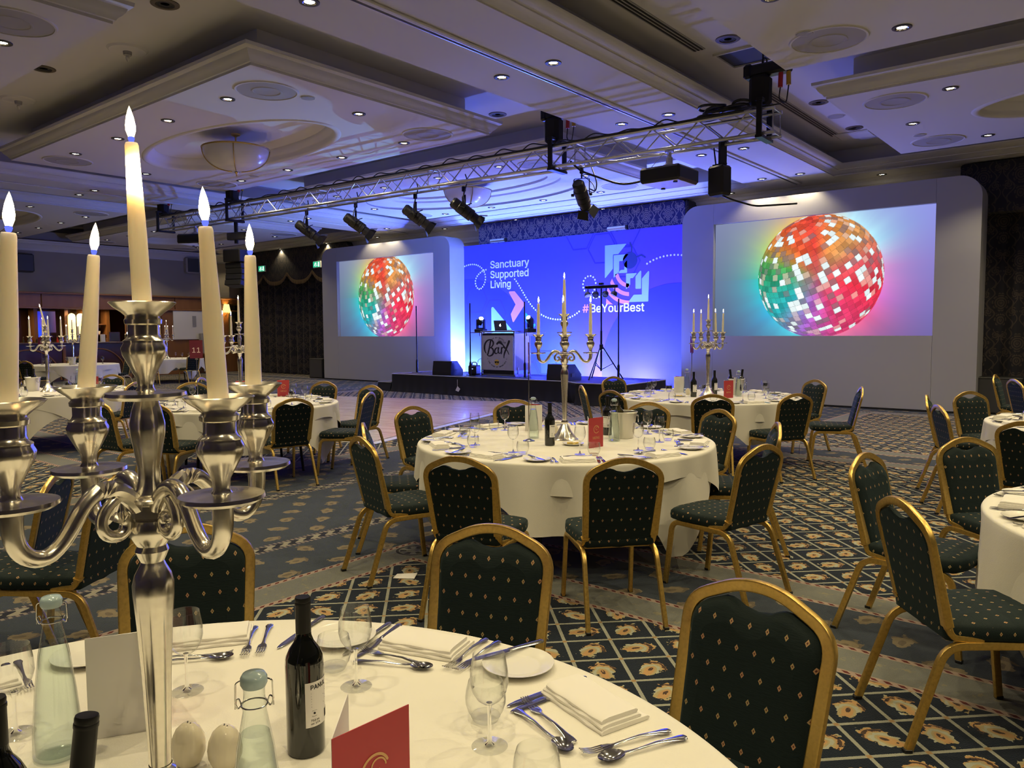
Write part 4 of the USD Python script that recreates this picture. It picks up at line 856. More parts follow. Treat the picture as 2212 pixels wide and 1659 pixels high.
for x, y, lb in ((-1.145, 1.420, 'white bread plate with a knife across, behind the wine glass, front table'), (-2.030, 0.790, 'white bread plate behind the swing-top bottle, front table'), (-1.618, 1.262, 'white bread plate behind the dark wine bottle, front table')): put('plate', x, y, ZT, 0, lb, GF)
for x, y, lb in ((-1.662, 0.852, 'wine glass right of the candelabra stem on the front table'), (-1.376, 1.109, 'wine glass right of the dark wine bottle on the front table'), (-0.966, 1.107, 'wine glass in front of a tumbler, right half of the front table'), (-1.757, 0.536, 'wine glass cut by the left edge on the front table')): put('glass', x, y, ZT, 0.3, lb, GF)
for x, y, lb in ((-1.490, 1.134, 'water tumbler between bottle and wine glass on the front table'), (-1.040, 1.180, 'water tumbler behind the right-hand wine glass on the front table'), (-0.795, 1.037, 'water tumbler cut by the bottom edge on the front table')): put('tumbler', x, y, ZT, 0.2, lb, GF)
WB = lambda: build_wine_bottle(); WG = lambda: build_wine_bottle('wine_green', 'white_wine_bottle')
def bottle(x, y, face, lb, z=ZT, **k): return make('wb', WB, (x, y, z), face, lb, 'wine bottles', **k)
def carafe(x, y, rz, lb): return make('carafe', build_carafe, (x, y, ZT), rz, lb, 'swing-top water bottles')
def bucket(x, y, rz, lb): return make('bucket', build_bucket, (x, y, ZT), rz, lb, 'ice buckets')
def menu(x, y, rz, lb, op=0.8): return make(f'menu{op}', lambda: build_menu(op), (x, y, ZT), rz, lb, 'menu cards')
to_cam = lambda x, y: math.atan2(-y, -x) + PI / 2
bottle(-1.240, 0.873, to_cam(-1.24, 0.873) + 0.95, 'dark red wine bottle with a white label standing in the front')
carafe(-1.605, 0.560, 0.9, 'swing-top water bottle with a pale stopper at the left of the front table'); carafe(-1.000, 0.615, 0.95, 'swing-top water bottle with a blue stopper before the wine bottle')
menu(-1.540, 0.748, math.radians(168), 'menu card standing open behind the front candelabra stem, pale back to us', 1.25); menu(-0.917, 0.690, math.radians(86), 'red menu card at the bottom edge in front of the wine bottle')
make('egg', build_egg, (-1.372, 0.702, ZT), 0, 'left egg-shaped china shaker by the front candelabra stem'); make('egg', build_egg, (-1.308, 0.740, ZT), 0, 'right egg-shaped china shaker beside the blue-stoppered bottle')
bucket(-1.06, 0.345, 0.4, 'steel ice bucket below the picture edge on the front table')
bottle(-1.05, 0.362, 0.5, 'dark bottle neck leaning out of the front ice bucket', z=ZT + 0.014, rx=-0.13, ry=0.05); bottle(-1.235, 0.352, 0.2, 'dark bottle neck at the lower left corner')
# the other tables
bottle(-3.25, 4.41, to_cam(-3.25, 4.41) + 0.9, 'dark wine bottle left of the candelabra base on the middle table'); carafe(-3.56, 4.62, 0.6, 'swing-top water bottle behind the thin pole on the middle table'); carafe(-2.99, 4.86, 0.6, 'swing-top water bottle right of the red menu on the middle table')
bottle(-3.22, 5.13, 0.3, 'dark wine bottle half behind the red menu on the middle table'); bucket(-3.03, 5.06, math.radians(40), 'steel ice bucket with ring handles on the middle table')
make('wg', WG, (-3.04, 5.06, ZT + 0.016), 0.7, 'green white-wine bottle leaning in the ice bucket on the middle table', 'wine bottles in buckets', rx=0.05, ry=-0.16)
menu(-2.945, 4.45, math.radians(80), 'red menu card in the centre of the middle table'); menu(-3.80, 5.05, math.radians(165), 'menu card with a pale back beside the swing-top bottle on the middle table', 1.25)
make('egg', build_egg, (-3.55, 4.88, ZT), 0, 'left china shaker behind the middle candelabra base'); make('egg', build_egg, (-3.50, 4.97, ZT), 0, 'right china shaker behind the middle candelabra base')
make('butter', build_butter, (-3.13, 4.53, ZT), 0.3, 'butter dish with yellow pats before the middle candelabra base')
make('stand10', build_stand('12'), (-3.51, 4.50, ZT), math.radians(-50), 'edge-on table number on a thin pole, middle table')
bottle(-4.21, 8.68, to_cam(-4.2, 8.7) + 0.7, 'dark wine bottle left of the candelabra on the table before the large screen'); bottle(-4.14, 9.12, to_cam(-4.2, 9.1) + 0.9, 'dark wine bottle right of the candelabra on the table before the large screen')
bucket(-3.93, 9.30, 0.6, 'ice bucket holding two dark bottles before the large screen'); bottle(-3.965, 9.28, 0.5, 'left-leaning dark bottle in the ice bucket before the large screen', z=ZT + 0.014, rx=0.03, ry=-0.13); bottle(-3.90, 9.325, 0.5, 'right-leaning dark bottle in the ice bucket before the large screen', z=ZT + 0.014, rx=-0.03, ry=0.13)
carafe(-3.80, 9.06, 0.5, 'swing-top water bottle in front of the ice bucket before the large screen'); carafe(-4.54, 9.16, 0.5, 'swing-top water bottle by the pale menu card before the large screen')
menu(-3.83, 8.70, math.radians(66), 'red menu card facing us on the table before the large screen'); menu(-4.62, 9.24, math.radians(165), 'menu card with a pale back on the table before the large screen', 1.25)
make('butter', build_butter, (-4.37, 8.62, ZT), 0.3, 'butter dish on the table before the large screen'); make('egg', build_egg, (-4.42, 8.95, ZT), 0, 'left china shaker behind the bottles before the large screen'); make('egg', build_egg, (-4.36, 9.02, ZT), 0, 'right china shaker behind the bottles before the large screen')
make('stand9', build_stand('9'), (-4.60, 9.42, ZT), math.radians(-48), 'purple edge-on table number on a pole before the white screen wall')
make('stand11', build_stand('11'), (-8.84, 4.80, ZT), math.radians(61), 'maroon table number eleven on a pole behind the right-hand candle')
bottle(-8.62, 4.95, to_cam(-8.6, 4.9), 'dark wine bottle beside the number eleven on the dance floor table'); carafe(-8.72, 5.58, 0.4, 'swing-top water bottle between red cards on the dance floor table'); menu(-8.86, 5.32, math.radians(66), 'red menu card left of the swing-top bottle on the dance floor table'); menu(-8.55, 5.72, math.radians(60), 'red menu card right of the last candle on the dance floor table')
make('stand_ten', build_stand('10'), (-12.75, 4.02, ZT), math.radians(71), 'maroon table number ten half hidden by the leftmost candle'); bucket(-12.38, 4.22, 0.3, 'ice bucket on the bar-side table between two candles'); bottle(-12.40, 4.24, 0.2, 'dark bottle in the bar-side ice bucket', z=ZT + 0.014, rx=0.05, ry=0.1)
bottle(-12.62, 4.22, 0, 'dark wine bottle left of the bar-side ice bucket'); carafe(-11.85, 4.62, 0.4, 'swing-top water bottle on the bar-side table'); menu(-11.62, 4.65, math.radians(60), 'red menu card beside the second candle on the bar-side table')
make('stand5', build_stand('5'), (-22.75, 8.0, ZT + 0.0), math.radians(70), 'small maroon table number five on the far table near the bar')
menu(-24.35, 11.75, math.radians(240), 'red menu card on the farthest corner table'); bucket(-24.3, 12.0, 0.3, 'ice bucket on the farthest corner table')
bucket(-22.1, 8.5, 0.3, 'ice bucket on the far table near the bar')
for tb, wh in (('far bar', 'far table near the bar'), ('far corner', 'farthest corner table')):
    for k in range(9):
        x, y = polar(tb, k * 0.7 + 0.2, 0.70 + 0.03 * (k % 3)); put('glass', x, y, ZT, 0, f'tiny wine glass on the {wh}', f'glasses on the {wh}')
# paper scraps on the carpet
sc = lambda nm, x, y, rz, lb: place(obj(nm, MB().add([(-0.07, -0.04, 0.002), (0.07, -0.04, 0.002), (0.075, 0.04, 0.014), (-0.06, 0.045, 0.004), (-0.07, -0.04, 0.0), (0.07, -0.04, 0.0), (0.075, 0.04, 0.012), (-0.06, 0.045, 0.002)], [(0, 1, 2, 3), (7, 6, 5, 4)]), 'paper', smooth=False, label=lb, cat='paper scrap'), (x, y, 0.002), rz)
sc('paper_scrap', -3.62, 3.33, 0.6, 'white scrap of paper on the carpet behind the crowned front chair')

# ================================================================== the stage set
def rounded_top(x0, x1, h, r): return Polygon([(x0, 0), (x1, 0)] + arc((x1 - r, h - r), r, 0, PI / 2, 10) + arc((x0 + r, h - r), r, PI / 2, PI, 10))
SY, SD = 16.17, 0.65
def disco(cx, cz, rr, w, h, x0, z0, nx, nz):
    """The projected picture: a mirror ball with rays, worked out per vertex. Returns colours in scene-linear."""
    X, Zc = np.meshgrid(np.linspace(x0, x0 + w, nx), np.linspace(z0, z0 + h, nz)); u, v = (X - cx) / rr, (Zc - cz) / rr
    r, th = np.hypot(u, v), np.arctan2(v, u); A = lambda c: np.array(c, float)
    hue = [(-PI, (0.02, 0.62, 0.55)), (-2.5, (0.03, 0.50, 0.80)), (-1.9, (0.10, 0.70, 0.80)), (-1.2, (0.95, 0.20, 0.35)), (-0.7, (0.95, 0.12, 0.30)), (-0.35, (0.80, 0.18, 0.62)), (0.1, (0.75, 0.30, 0.62)), (0.5, (0.45, 0.85, 0.95)), (1.05, (0.55, 0.95, 1.0)), (1.6, (0.85, 0.50, 0.12)), (2.1, (0.85, 0.55, 0.10)), (2.6, (0.50, 0.70, 0.14)), (PI, (0.04, 0.62, 0.40))]
    ha = np.array([a for a, _ in hue]); hc = np.array([c for _, c in hue]); glow = np.stack([np.interp(th, ha, hc[:, k]) for k in range(3)], -1)
    ray = 0.72 + 0.28 * meshkit.fbm(np.stack([th * 9, np.full_like(th, 0.3), np.zeros_like(th)], -1), 3, 3)
    bgl = A((0.16, 0.18, 0.34)); bgr = A((0.22, 0.22, 0.62)); bg = bgl + (bgr - bgl) * np.clip((u + 1.6) / 3.4, 0, 1)[..., None]; bg = bg * (0.85 + 0.3 * np.clip(v, -1, 1))[..., None]
    f = np.clip(np.exp(-np.maximum(r - 0.97, 0) * 3.2) * ray * 1.05, 0, 1)[..., None]; col = bg * (1 - f) + glow * f
    tilt = -0.42; ct, s_ = math.cos(tilt), math.sin(tilt); w3 = np.sqrt(np.clip(1 - r * r, 0, 1)); a, b = ct * u - s_ * v, s_ * u + ct * v
    y2, z2 = b * 0.94 + w3 * 0.34, w3 * 0.94 - b * 0.34
    la = np.arcsin(np.clip(y2, -1, 1)); n_lat = 32; li = np.floor((la / PI + 0.5) * n_lat); lf = (la / PI + 0.5) * n_lat - li
    nl = np.maximum(6, np.round(56 * np.cos((li + 0.5) / n_lat * PI - PI / 2))); lo = np.arctan2(a, z2) / (2 * PI) * nl; oi = np.floor(lo); of = lo - oi
    rnd = np.modf(np.abs(np.sin(li * 127.1 + oi * 311.7 + 5.3) * 43758.5453))[0]; rn2 = np.modf(np.abs(np.sin(li * 269.5 + oi * 83.3) * 24634.63))[0]
    ih = [(-PI, (0.03, 0.36, 0.16)), (-2.4, (0.03, 0.45, 0.50)), (-1.8, (0.42, 0.14, 0.62)), (-1.2, (0.80, 0.06, 0.20)), (-0.3, (0.85, 0.035, 0.07)), (0.3, (0.80, 0.12, 0.14)), (0.8, (0.72, 0.34, 0.12)), (1.2, (0.80, 0.30, 0.07)), (1.7, (0.85, 0.07, 0.05)), (2.2, (0.85, 0.12, 0.04)), (2.6, (0.55, 0.28, 0.06)), (2.85, (0.10, 0.42, 0.10)), (PI, (0.03, 0.36, 0.16))]
    ja, jc = np.array([q for q, _ in ih]), np.array([q for _, q in ih]); ball = np.stack([np.interp(th, ja, jc[:, k]) for k in range(3)], -1)
    ball = ball * np.clip(r * 2.2, 0, 1)[..., None] + A((0.50, 0.13, 0.13)) * (1 - np.clip(r * 2.2, 0, 1))[..., None]
    ball = ball * (0.62 + 0.55 * rn2)[..., None]; ball = np.where((rnd > 0.84)[..., None], A((0.85, 0.97, 0.97)) * (0.8 + 0.2 * rn2)[..., None], ball); ball = np.where(((rnd > 0.76) & (rnd <= 0.84))[..., None], ball * 0.5 + A((0.75, 0.55, 0.45)) * 0.5, ball); ball = np.where((rnd < 0.12)[..., None], ball * 0.35 + A((0.12, 0.10, 0.11)), ball)
    seam = (lf < 0.07) | (of < 0.07); ball = np.where(seam[..., None], ball * 0.55 + 0.02, ball); ball = ball * (0.85 + 0.2 * w3)[..., None]
    k = np.clip((1.0 - r) * rr / 0.012, 0, 1)[..., None]
    return X, Zc, col * (1 - k) + ball * k
def set_panel(x0, x1, sx0, sx1, cx, rr, cz, label, plabel, dirn):
    zs0, zs1, top = 1.44, 3.90, 4.345
    t = thing('screen_wall', label, 'screen wall', (0, SY, 0))
    O = rounded_top(x0, x1, top, 0.38); g_ = 0.004
    for nm, P in (('side_panel', O.intersection(sbox(x0, 0, sx0 - g_, top))), ('side_panel', O.intersection(sbox(sx1 + g_, 0, x1, top))), ('header_panel', sbox(sx0, zs1, sx1, top)), ('lower_panel', sbox(sx0, 0, sx1, zs0))):
        obj(nm, MB().prism(P, SD, mtx((0, SD, 0), PI / 2)), 'set_white', t, smooth=30)
    obj('skirting', MB().box(((x0 + x1) / 2, -0.012, 0.02), (x1 - x0, 0.02, 0.035)), 'black_cloth', t, smooth=False)
    obj('backing', MB().box(((sx0 + sx1) / 2, 0.20, (zs0 + zs1) / 2), (sx1 - sx0 + 0.1, 0.04, zs1 - zs0 + 0.1)), 'set_white', t, smooth=False)
    nx, nz = 440, 246; X, Zc, C = disco(cx, cz, rr, sx1 - sx0, zs1 - zs0, sx0, zs0, nx, nz)
    i = np.arange(nz - 1)[:, None] * nx; j = np.arange(nx - 1)[None, :]
    f = np.stack([i + j, i + j + 1, i + nx + j + 1, i + nx + j], -1).reshape(-1, 4)
    s = obj('projection_screen', (np.stack([X, np.full_like(X, 0.11), Zc], -1).reshape(-1, 3), f), 'projected', t, smooth=False, label=plabel)
    tint(s, C.reshape(-1, 3))
set_panel(-8.16, -2.28, -7.40, -3.02, -5.16, 1.262, 2.66, 'wide white stage wall with the larger projected disco ball', 'large projected picture of a red and green mirror ball', 1)
set_panel(-21.40, -15.47, -20.62, -16.14, -18.38, 1.30, 2.69, 'white stage wall with the smaller-looking projected disco ball beside the exit sign', 'projected mirror ball seen at a slant', 1)

BX0, BX1, BY, BZ = -15.68, -8.15, 16.78, 4.07
t = thing('stage_backdrop', 'violet printed backdrop reading Sanctuary Supported Living and #BeYourBest', 'backdrop', (-12.0, BY, 0))
bw0, bw1 = BX0 + 12.0, BX1 + 12.0
obj('printed_panel', MB().box(((bw0 + bw1) / 2, 0.03, BZ / 2), (bw1 - bw0, 0.06, BZ), bevel=0.01), 'backdrop', t, smooth=False)
def art(name, poly, mat, lift=0.002, parent=None): return obj(name, MB().prism(poly, 0.0015, mtx((12.0 - 12.0, -lift, 0), PI / 2)), mat, parent or t, smooth=False)
def words(txt, x, z, h, mat, name='lettering', bold=True, wid=None, parent=None):
    m = meshkit.text_mesh(txt, h, 0.002, bold=bold); v = np.array(m.vertices)
    if wid: v[:, 0] *= wid / (m.bounds[1][0])
    T = mtx((x, -0.002, z), PI / 2)
    return obj(name, MB().add(v @ T[:3, :3].T + T[:3, 3], m.faces), mat, parent or t, smooth=False)
for txt, z, wd in (('Sanctuary', 3.37, 1.42), ('Supported', 3.09, 1.40), ('Living', 2.81, 0.77)): words(txt, -2.47, z, 0.20, 'print_white', wid=wd)
words('#', 0.70, 2.05, 0.205, 'print_pink', wid=0.20); words('BeYourBest', 0.93, 2.05, 0.205, 'print_white', wid=1.60)
# dotted flight path
def dots(pts, n):
    from scipy.interpolate import CubicSpline
    P = np.array(pts, float); s = np.r_[0, np.cumsum(np.linalg.norm(np.diff(P, axis=0), axis=1))]; cs = CubicSpline(s, P); fine = cs(np.linspace(0, s[-1], 600))
    d = np.r_[0, np.cumsum(np.linalg.norm(np.diff(fine, axis=0), axis=1))]; q = np.linspace(0, d[-1], n)
    return [(np.interp(k, d, fine[:, 0]), np.interp(k, d, fine[:, 1])) for k in q]
path = dots([(-3.66, 3.40), (-3.25, 3.52), (-2.85, 3.44), (-2.66, 3.22), (-2.70, 2.92), (-2.90, 2.80), (-3.03, 2.98), (-2.93, 3.20), (-2.62, 3.34)], 34) + dots([(-1.56, 3.02), (-1.28, 2.66), (-0.95, 2.25), (-0.55, 1.98), (-0.1, 1.88), (0.30, 1.93), (0.60, 2.08)], 34) + dots([(1.36, 2.54), (1.10, 2.42), (0.86, 2.52), (0.72, 2.74), (0.80, 2.94), (0.98, 2.98), (1.10, 2.86), (1.08, 2.64), (0.96, 2.50)], 22) + dots([(2.60, 3.20), (3.0, 3.34), (3.40, 3.36), (3.80, 3.28)], 14)
obj('dotted_trail', MB().prism(union_all([Point(p).buffer(0.026, quad_segs=3) for p in path]), 0.0015, mtx((0, -0.002, 0), PI / 2)), 'print_white', t, smooth=False)
# honeycomb outlines and a large tonal disc
hexa = lambda x, z, r, w=0.014: Polygon([(x + r * math.cos(k * PI / 3), z + r * math.sin(k * PI / 3)) for k in range(6)]).exterior.buffer(w)
clip = sbox(bw0 + 0.01, 0.02, bw1 - 0.01, BZ - 0.01)
art('honeycomb', union_all([hexa(0.62, 4.05, 0.42), hexa(1.30, 3.66, 0.42), hexa(1.98, 4.05, 0.42), hexa(1.98, 3.28, 0.42), hexa(-3.0, 2.5, 0.42), hexa(-2.3, 2.1, 0.42), hexa(-1.1, 1.05, 0.36), hexa(-0.5, 0.72, 0.36), hexa(-1.1, 0.4, 0.36)]).intersection(clip), 'print_hex', 0.0012)
art('tonal_disc', Point(-3.4, 0.35).buffer(2.75, quad_segs=24).union(Point(3.4, 0.6).buffer(2.1, quad_segs=24)).intersection(clip), 'print_tone', 0.0008)
# the bee emblem and the bow emblem
def leaf(x, z, w, h, th, flip=1):
    """A corner-shaped bracket cut on the slant."""
    return Polygon([(x, z), (x + w, z), (x + w - th * flip, z - th), (x + th, z - th), (x + th, z - h + th), (x, z - h)]).buffer(0.03).buffer(-0.02)
sky = union_all([leaf(1.40, 3.72, 0.60, 0.80, 0.22), leaf(1.66, 3.46, 0.40, 0.54, 0.14), Polygon([(1.80, 3.02), (2.03, 3.02), (2.03, 3.30), (1.97, 3.24), (1.97, 3.08), (1.86, 3.08)]).buffer(0.01), leaf(2.02, 2.98, 0.28, 0.36, 0.10), Polygon([(2.30, 2.62), (2.42, 2.62), (2.42, 3.02), (2.30, 2.90)]).buffer(0.02), Polygon([(2.12, 2.30), (2.62, 2.30), (2.64, 3.0), (2.48, 2.84), (2.48, 2.44), (2.24, 2.44)]).buffer(0.02)])
art('emblem_wings', sky, 'print_sky')
str_ = []
for k in range(4):
    r0 = 0.34 + 0.21 * k; str_.append(Point(2.12, 3.08).buffer(r0 + 0.10).difference(Point(2.12, 3.08).buffer(r0)))
art('emblem_stripes', union_all(str_).intersection(Polygon([(1.42, 2.24), (1.46, 2.62), (1.62, 2.92), (1.72, 3.0), (2.10, 3.0), (2.10, 2.24)])), 'print_pink')
art('emblem_head', Point(2.12, 3.31).buffer(0.205).union(LineString([(2.16, 3.48), (2.17, 3.64), (2.12, 3.74)]).buffer(0.018)).union(LineString([(2.30, 3.38), (2.44, 3.42), (2.54, 3.36)]).buffer(0.018)), 'print_navy')
art('bow_wedge', Polygon([(-2.38, 2.22), (-2.38, 1.40), (-2.15, 0.95), (-1.05, 0.95)]).buffer(0.05), 'print_sky')
art('chevron', Polygon([(-1.74, 2.66), (-1.58, 2.66), (-1.24, 2.32), (-1.62, 1.86), (-1.68, 2.05), (-1.50, 2.32)]).buffer(0.03), 'print_pink')
art('blue_shard', Polygon([(-1.17, 2.06), (-0.86, 1.74), (-1.14, 1.42), (-1.16, 1.62), (-1.05, 1.74), (-1.16, 1.86)]).buffer(0.02), 'print_cyan')
# the white side return and the small wall lights above it
for x, lb in ((-14.15, 'small metal bar light above the left half of the backdrop'), (-10.25, 'small metal bar light above the hashtag side of the backdrop')):
    b = thing('bar_light', lb, 'bar light', (x, BY - 0.02, BZ)); obj('housing', MB().tube([(-0.26, 0, 0.06), (0.26, 0, 0.06)], 0.055), 'aluminium', b); obj('end_cap', MB().tube([(0.26, 0, 0.06), (0.30, 0, 0.06)], 0.058), 'black_plastic', b); obj('bracket', MB().box((0, 0.04, 0.02), (0.06, 0.03, 0.05)), 'black_metal', b)

# deck, skirt and step
SZ = 0.47
deck = Polygon([(-15.42, 13.85), (-9.75, 13.85), (-9.25, 13.50), (-8.10, 13.62), (-8.22, 15.55), (-15.42, 15.55)])
t = thing('stage', 'low black stage with a pale edge trim and black skirt', 'stage')
obj('deck', MB().prism(deck, 0.05, mtx((0, 0, SZ - 0.05))), 'stage_deck', t, smooth=False)
obj('edge_trim', MB().prism(deck.buffer(0.012).difference(deck.buffer(-0.018)), 0.018, mtx((0, 0, SZ - 0.013))), 'edge_trim', t, smooth=False)
P = np.array(deck.exterior.coords); sk = MB(); L_ = LineString(P); n = 420
pts = np.array([L_.interpolate(k / n, True).coords[0] for k in range(n)]); out = pts - np.array([-12.0, 14.8]); 
nrm = np.gradient(pts, axis=0); nrm = np.stack([nrm[:, 1], -nrm[:, 0]], 1); nrm /= np.linalg.norm(nrm, axis=1, keepdims=True) + 1e-9
nrm *= np.sign((nrm * out).sum(1, keepdims=True)); v = []
for z, k in ((SZ - 0.02, 0.006), (0.25, 0.012), (0.10, 0.03), (0.0, 0.07)): v += [(p[0] + m[0] * (k + 0.25 * k * math.sin(i * 0.9)), p[1] + m[1] * (k + 0.25 * k * math.sin(i * 0.9)), z) for i, (p, m) in enumerate(zip(pts, nrm))]
sk.add(v, [(r * n + i, r * n + (i + 1) % n, (r + 1) * n + (i + 1) % n, (r + 1) * n + i) for r in range(3) for i in range(n)])
obj('skirt', sk, 'black_cloth', t, smooth=60)
t = thing('stage_step', 'black step with a pale edge at the left end of the stage', 'step', (-15.98, 0, 0))
obj('tread', MB().box((0.26, 14.35, 0.215), (0.52, 1.0, 0.05)), 'stage_deck', t, smooth=False); obj('edge_trim', MB().box((0.26, 13.85, 0.235), (0.53, 0.02, 0.02)).box((0.0, 14.35, 0.235), (0.02, 1.0, 0.02)), 'edge_trim', t, smooth=False)
obj('skirt', MB().add([(0.0, 13.85, 0.22), (0.52, 13.85, 0.22), (0.52, 13.80, 0), (-0.02, 13.80, 0), (0.0, 14.85, 0.22), (-0.06, 14.87, 0)], [(0, 1, 2, 3), (4, 0, 3, 5)]), 'black_cloth', t, smooth=False)
t = thing('paper_tag', 'small white paper tag hanging on the black stage skirt', 'paper tag', (-12.95, 13.76, 0)); obj('tag', MB().prism(Polygon([(-0.07, 0.13), (0.0, 0.24), (0.09, 0.17), (0.03, 0.10)]), 0.004, mtx((0, 0, 0), PI / 2)), 'paper', t, smooth=False); obj('string', MB().tube([(0, -0.003, 0.24), (0, -0.003, 0.40)], 0.004), 'paper', t)

# dance floor of parquet panels
DF = thing('dance_floor', 'pale parquet dance floor with a silver edge, tinted by stage light', 'dance floor', (-8.45, 7.21, 0), math.radians(16.2))
for i in range(6):
    for j in range(7): obj('parquet_panel', MB().box((-0.45 - i * 0.90, 0.45 + j * 0.90, 0.011), (0.896, 0.896, 0.022), bevel=0.002), 'parquet', DF, smooth=False)
for c, d in (((0.07, 3.15), (0.13, 6.3)), ((-5.47, 3.15), (0.13, 6.3)), ((-2.7, -0.07), (5.67, 0.13)), ):
    v = MB().box((c[0], c[1], 0.006), (d[0], d[1], 0.012), bevel=0.005); obj('edge_ramp', v, 'edge_trim', DF, smooth=False)

# things on the stage
def build_wedge():
    t = thing('wedge_monitor', None, 'stage monitor')
    P = Polygon([(-0.24, 0), (0.24, 0), (0.24, 0.13), (0.02, 0.36), (-0.20, 0.36), (-0.24, 0.10)]).buffer(-0.012).buffer(0.012)
    obj('cabinet', MB().prism(P, 0.62, mtx((0.31, 0, 0), PI / 2, 0, PI / 2) @ mtx((0, 0, -0.62))), 'black_plastic', t)
    obj('grille', MB().box((0, 0.135, 0.248), (0.56, 0.004, 0.29)), 'dark_grey', t, smooth=False); g0 = t.GetPrim().GetChildren()[-1]; place(g0, (0, 0.06, -0.045), 0, 0.77)
    obj('jack_plate', MB().box((0.313, -0.05, 0.12), (0.004, 0.10, 0.08)), 'dark_grey', t, smooth=False)
    return t
make('wedge', build_wedge, (-13.72, 14.22, SZ), 0.05, 'black wedge monitor at the left front of the stage'); make('wedge', build_wedge, (-10.05, 14.18, SZ), -0.1, 'black wedge monitor beside the middle candelabra shaft')
t = thing('dj_booth', 'white DJ booth with a Bart graphic on its front', 'DJ booth', (-12.2, 14.40, SZ))
obj('frame', MB().box((0, 0.02, 0.03), (1.06, 0.03, 0.05)).box((-0.52, 0.02, 0.55), (0.03, 0.03, 1.09)).box((0.52, 0.02, 0.55), (0.03, 0.03, 1.09)).box((0.0, 0.02, 0.99), (1.06, 0.03, 0.03)).box((0.52, 0.63, 0.55), (0.03, 0.03, 1.09)).box((0.52, 0.32, 0.03), (0.03, 0.62, 0.05)).box((0.52, 0.16, 0.12), (0.03, 0.03, 0.2)), 'aluminium', t, smooth=False)
fp = obj('front_panel', MB().box((0, 0.0, 0.58), (1.0, 0.02, 0.85)), 'concrete_print', t, smooth=False)
obj('kick_panel', MB().box((0, 0.03, 0.10), (1.0, 0.01, 0.12)).box((0, 0.03, 1.03), (1.0, 0.01, 0.06)), 'black_plastic', t, smooth=False)
obj('side_panel', MB().box((0.515, 0.32, 0.60), (0.012, 0.60, 0.90)), 'concrete_print', t, smooth=False)
obj('top_shelf', MB().box((0, 0.33, 1.10), (1.10, 0.68, 0.035), bevel=0.004), 'aluminium', t, smooth=False)
def stroke(pts, w):
    """A brush stroke: a curve with a changing width."""
    from scipy.interpolate import CubicSpline
    P = np.array(pts, float); s = np.arange(len(P)); q = CubicSpline(s, P)(np.linspace(0, len(P) - 1, 40)); ww = np.interp(np.linspace(0, 1, 40), np.linspace(0, 1, len(w)), w)
    return union_all([LineString([q[i], q[i + 1]]).buffer((ww[i] + ww[i + 1]) / 4, quad_segs=3) for i in range(39)])
bart = union_all([stroke([(-0.36, 0.57), (-0.41, 0.70), (-0.36, 0.84), (-0.22, 0.90), (-0.12, 0.83), (-0.17, 0.73), (-0.27, 0.685)], [0.02, 0.055, 0.045, 0.03, 0.05, 0.03, 0.015]), stroke([(-0.27, 0.69), (-0.14, 0.67), (-0.13, 0.56), (-0.24, 0.50), (-0.33, 0.55)], [0.015, 0.045, 0.05, 0.03, 0.012]), stroke([(-0.21, 0.86), (-0.25, 0.70), (-0.30, 0.54)], [0.05, 0.045, 0.04]),
                  stroke([(0.02, 0.70), (-0.06, 0.66), (-0.07, 0.58), (0.0, 0.57), (0.045, 0.68)], [0.02, 0.045, 0.04, 0.02, 0.02]), stroke([(0.05, 0.70), (0.04, 0.60), (0.09, 0.57), (0.14, 0.66)], [0.045, 0.04, 0.02, 0.015]),
                  stroke([(0.14, 0.71), (0.14, 0.62), (0.13, 0.56)], [0.03, 0.045, 0.03]), stroke([(0.14, 0.64), (0.19, 0.72), (0.24, 0.70)], [0.015, 0.03, 0.04]),
                  stroke([(0.38, 0.86), (0.31, 0.72), (0.24, 0.58), (0.22, 0.46)], [0.06, 0.05, 0.045, 0.02]), stroke([(0.00, 0.80), (0.10, 0.83), (0.20, 0.76), (0.30, 0.66), (0.37, 0.55)], [0.05, 0.06, 0.03, 0.025, 0.02])])
dj = MB().prism(bart, 0.002, mtx((0, -0.0105, 0), PI / 2))
def ringtext(txt, cz, r, a0, a1, h, inward):
    for i, ch_ in enumerate(txt):
        if ch_ == ' ': continue
        a = a0 + (a1 - a0) * i / (len(txt) - 1); m = meshkit.text_mesh(ch_, h, 0.002, bold=True)
        v = np.array(m.vertices); v[:, 0] -= v[:, 0].mean(); rot = a - PI / 2 if inward else a + PI / 2
        w = np.stack([v[:, 0] * math.cos(rot) - v[:, 1] * math.sin(rot) + r * math.cos(a), v[:, 0] * math.sin(rot) + v[:, 1] * math.cos(rot) + r * math.sin(a) + cz, v[:, 2]], 1)
        T = mtx((0, -0.0105, 0), PI / 2); dj.add(w @ T[:3, :3].T + T[:3, 3], m.faces)
ringtext('* MADE BY MUSIC *', 0.60, 0.335, math.radians(138), math.radians(42), 0.030, True); ringtext('* THE KING OF WARM-UPS *', 0.57, 0.355, math.radians(205), math.radians(335), 0.030, False)
for k, (q, z, w) in enumerate((('DeeJay', 0.865, 0.26),)):
    m = meshkit.text_mesh(q, 0.05, 0.002); v = np.array(m.vertices); v[:, 0] = v[:, 0] * w / m.bounds[1][0] + v[:, 1] * 0.25; T = mtx((0.02, -0.0105, z), PI / 2, -0.0, 0); T2 = mtx((0, 0, 0), 0, 0.25, 0)
    dj.add((v @ T[:3, :3].T) @ T2[:3, :3].T + T[:3, 3], m.faces)
obj('bart_lettering', dj, 'ink', fp, smooth=False)
obj('sunglasses_face', MB().prism(Point(-0.01, 0.345).buffer(0.075), 0.0015, mtx((0, -0.0105, 0), PI / 2)), 'emoji_yellow', fp, smooth=False)
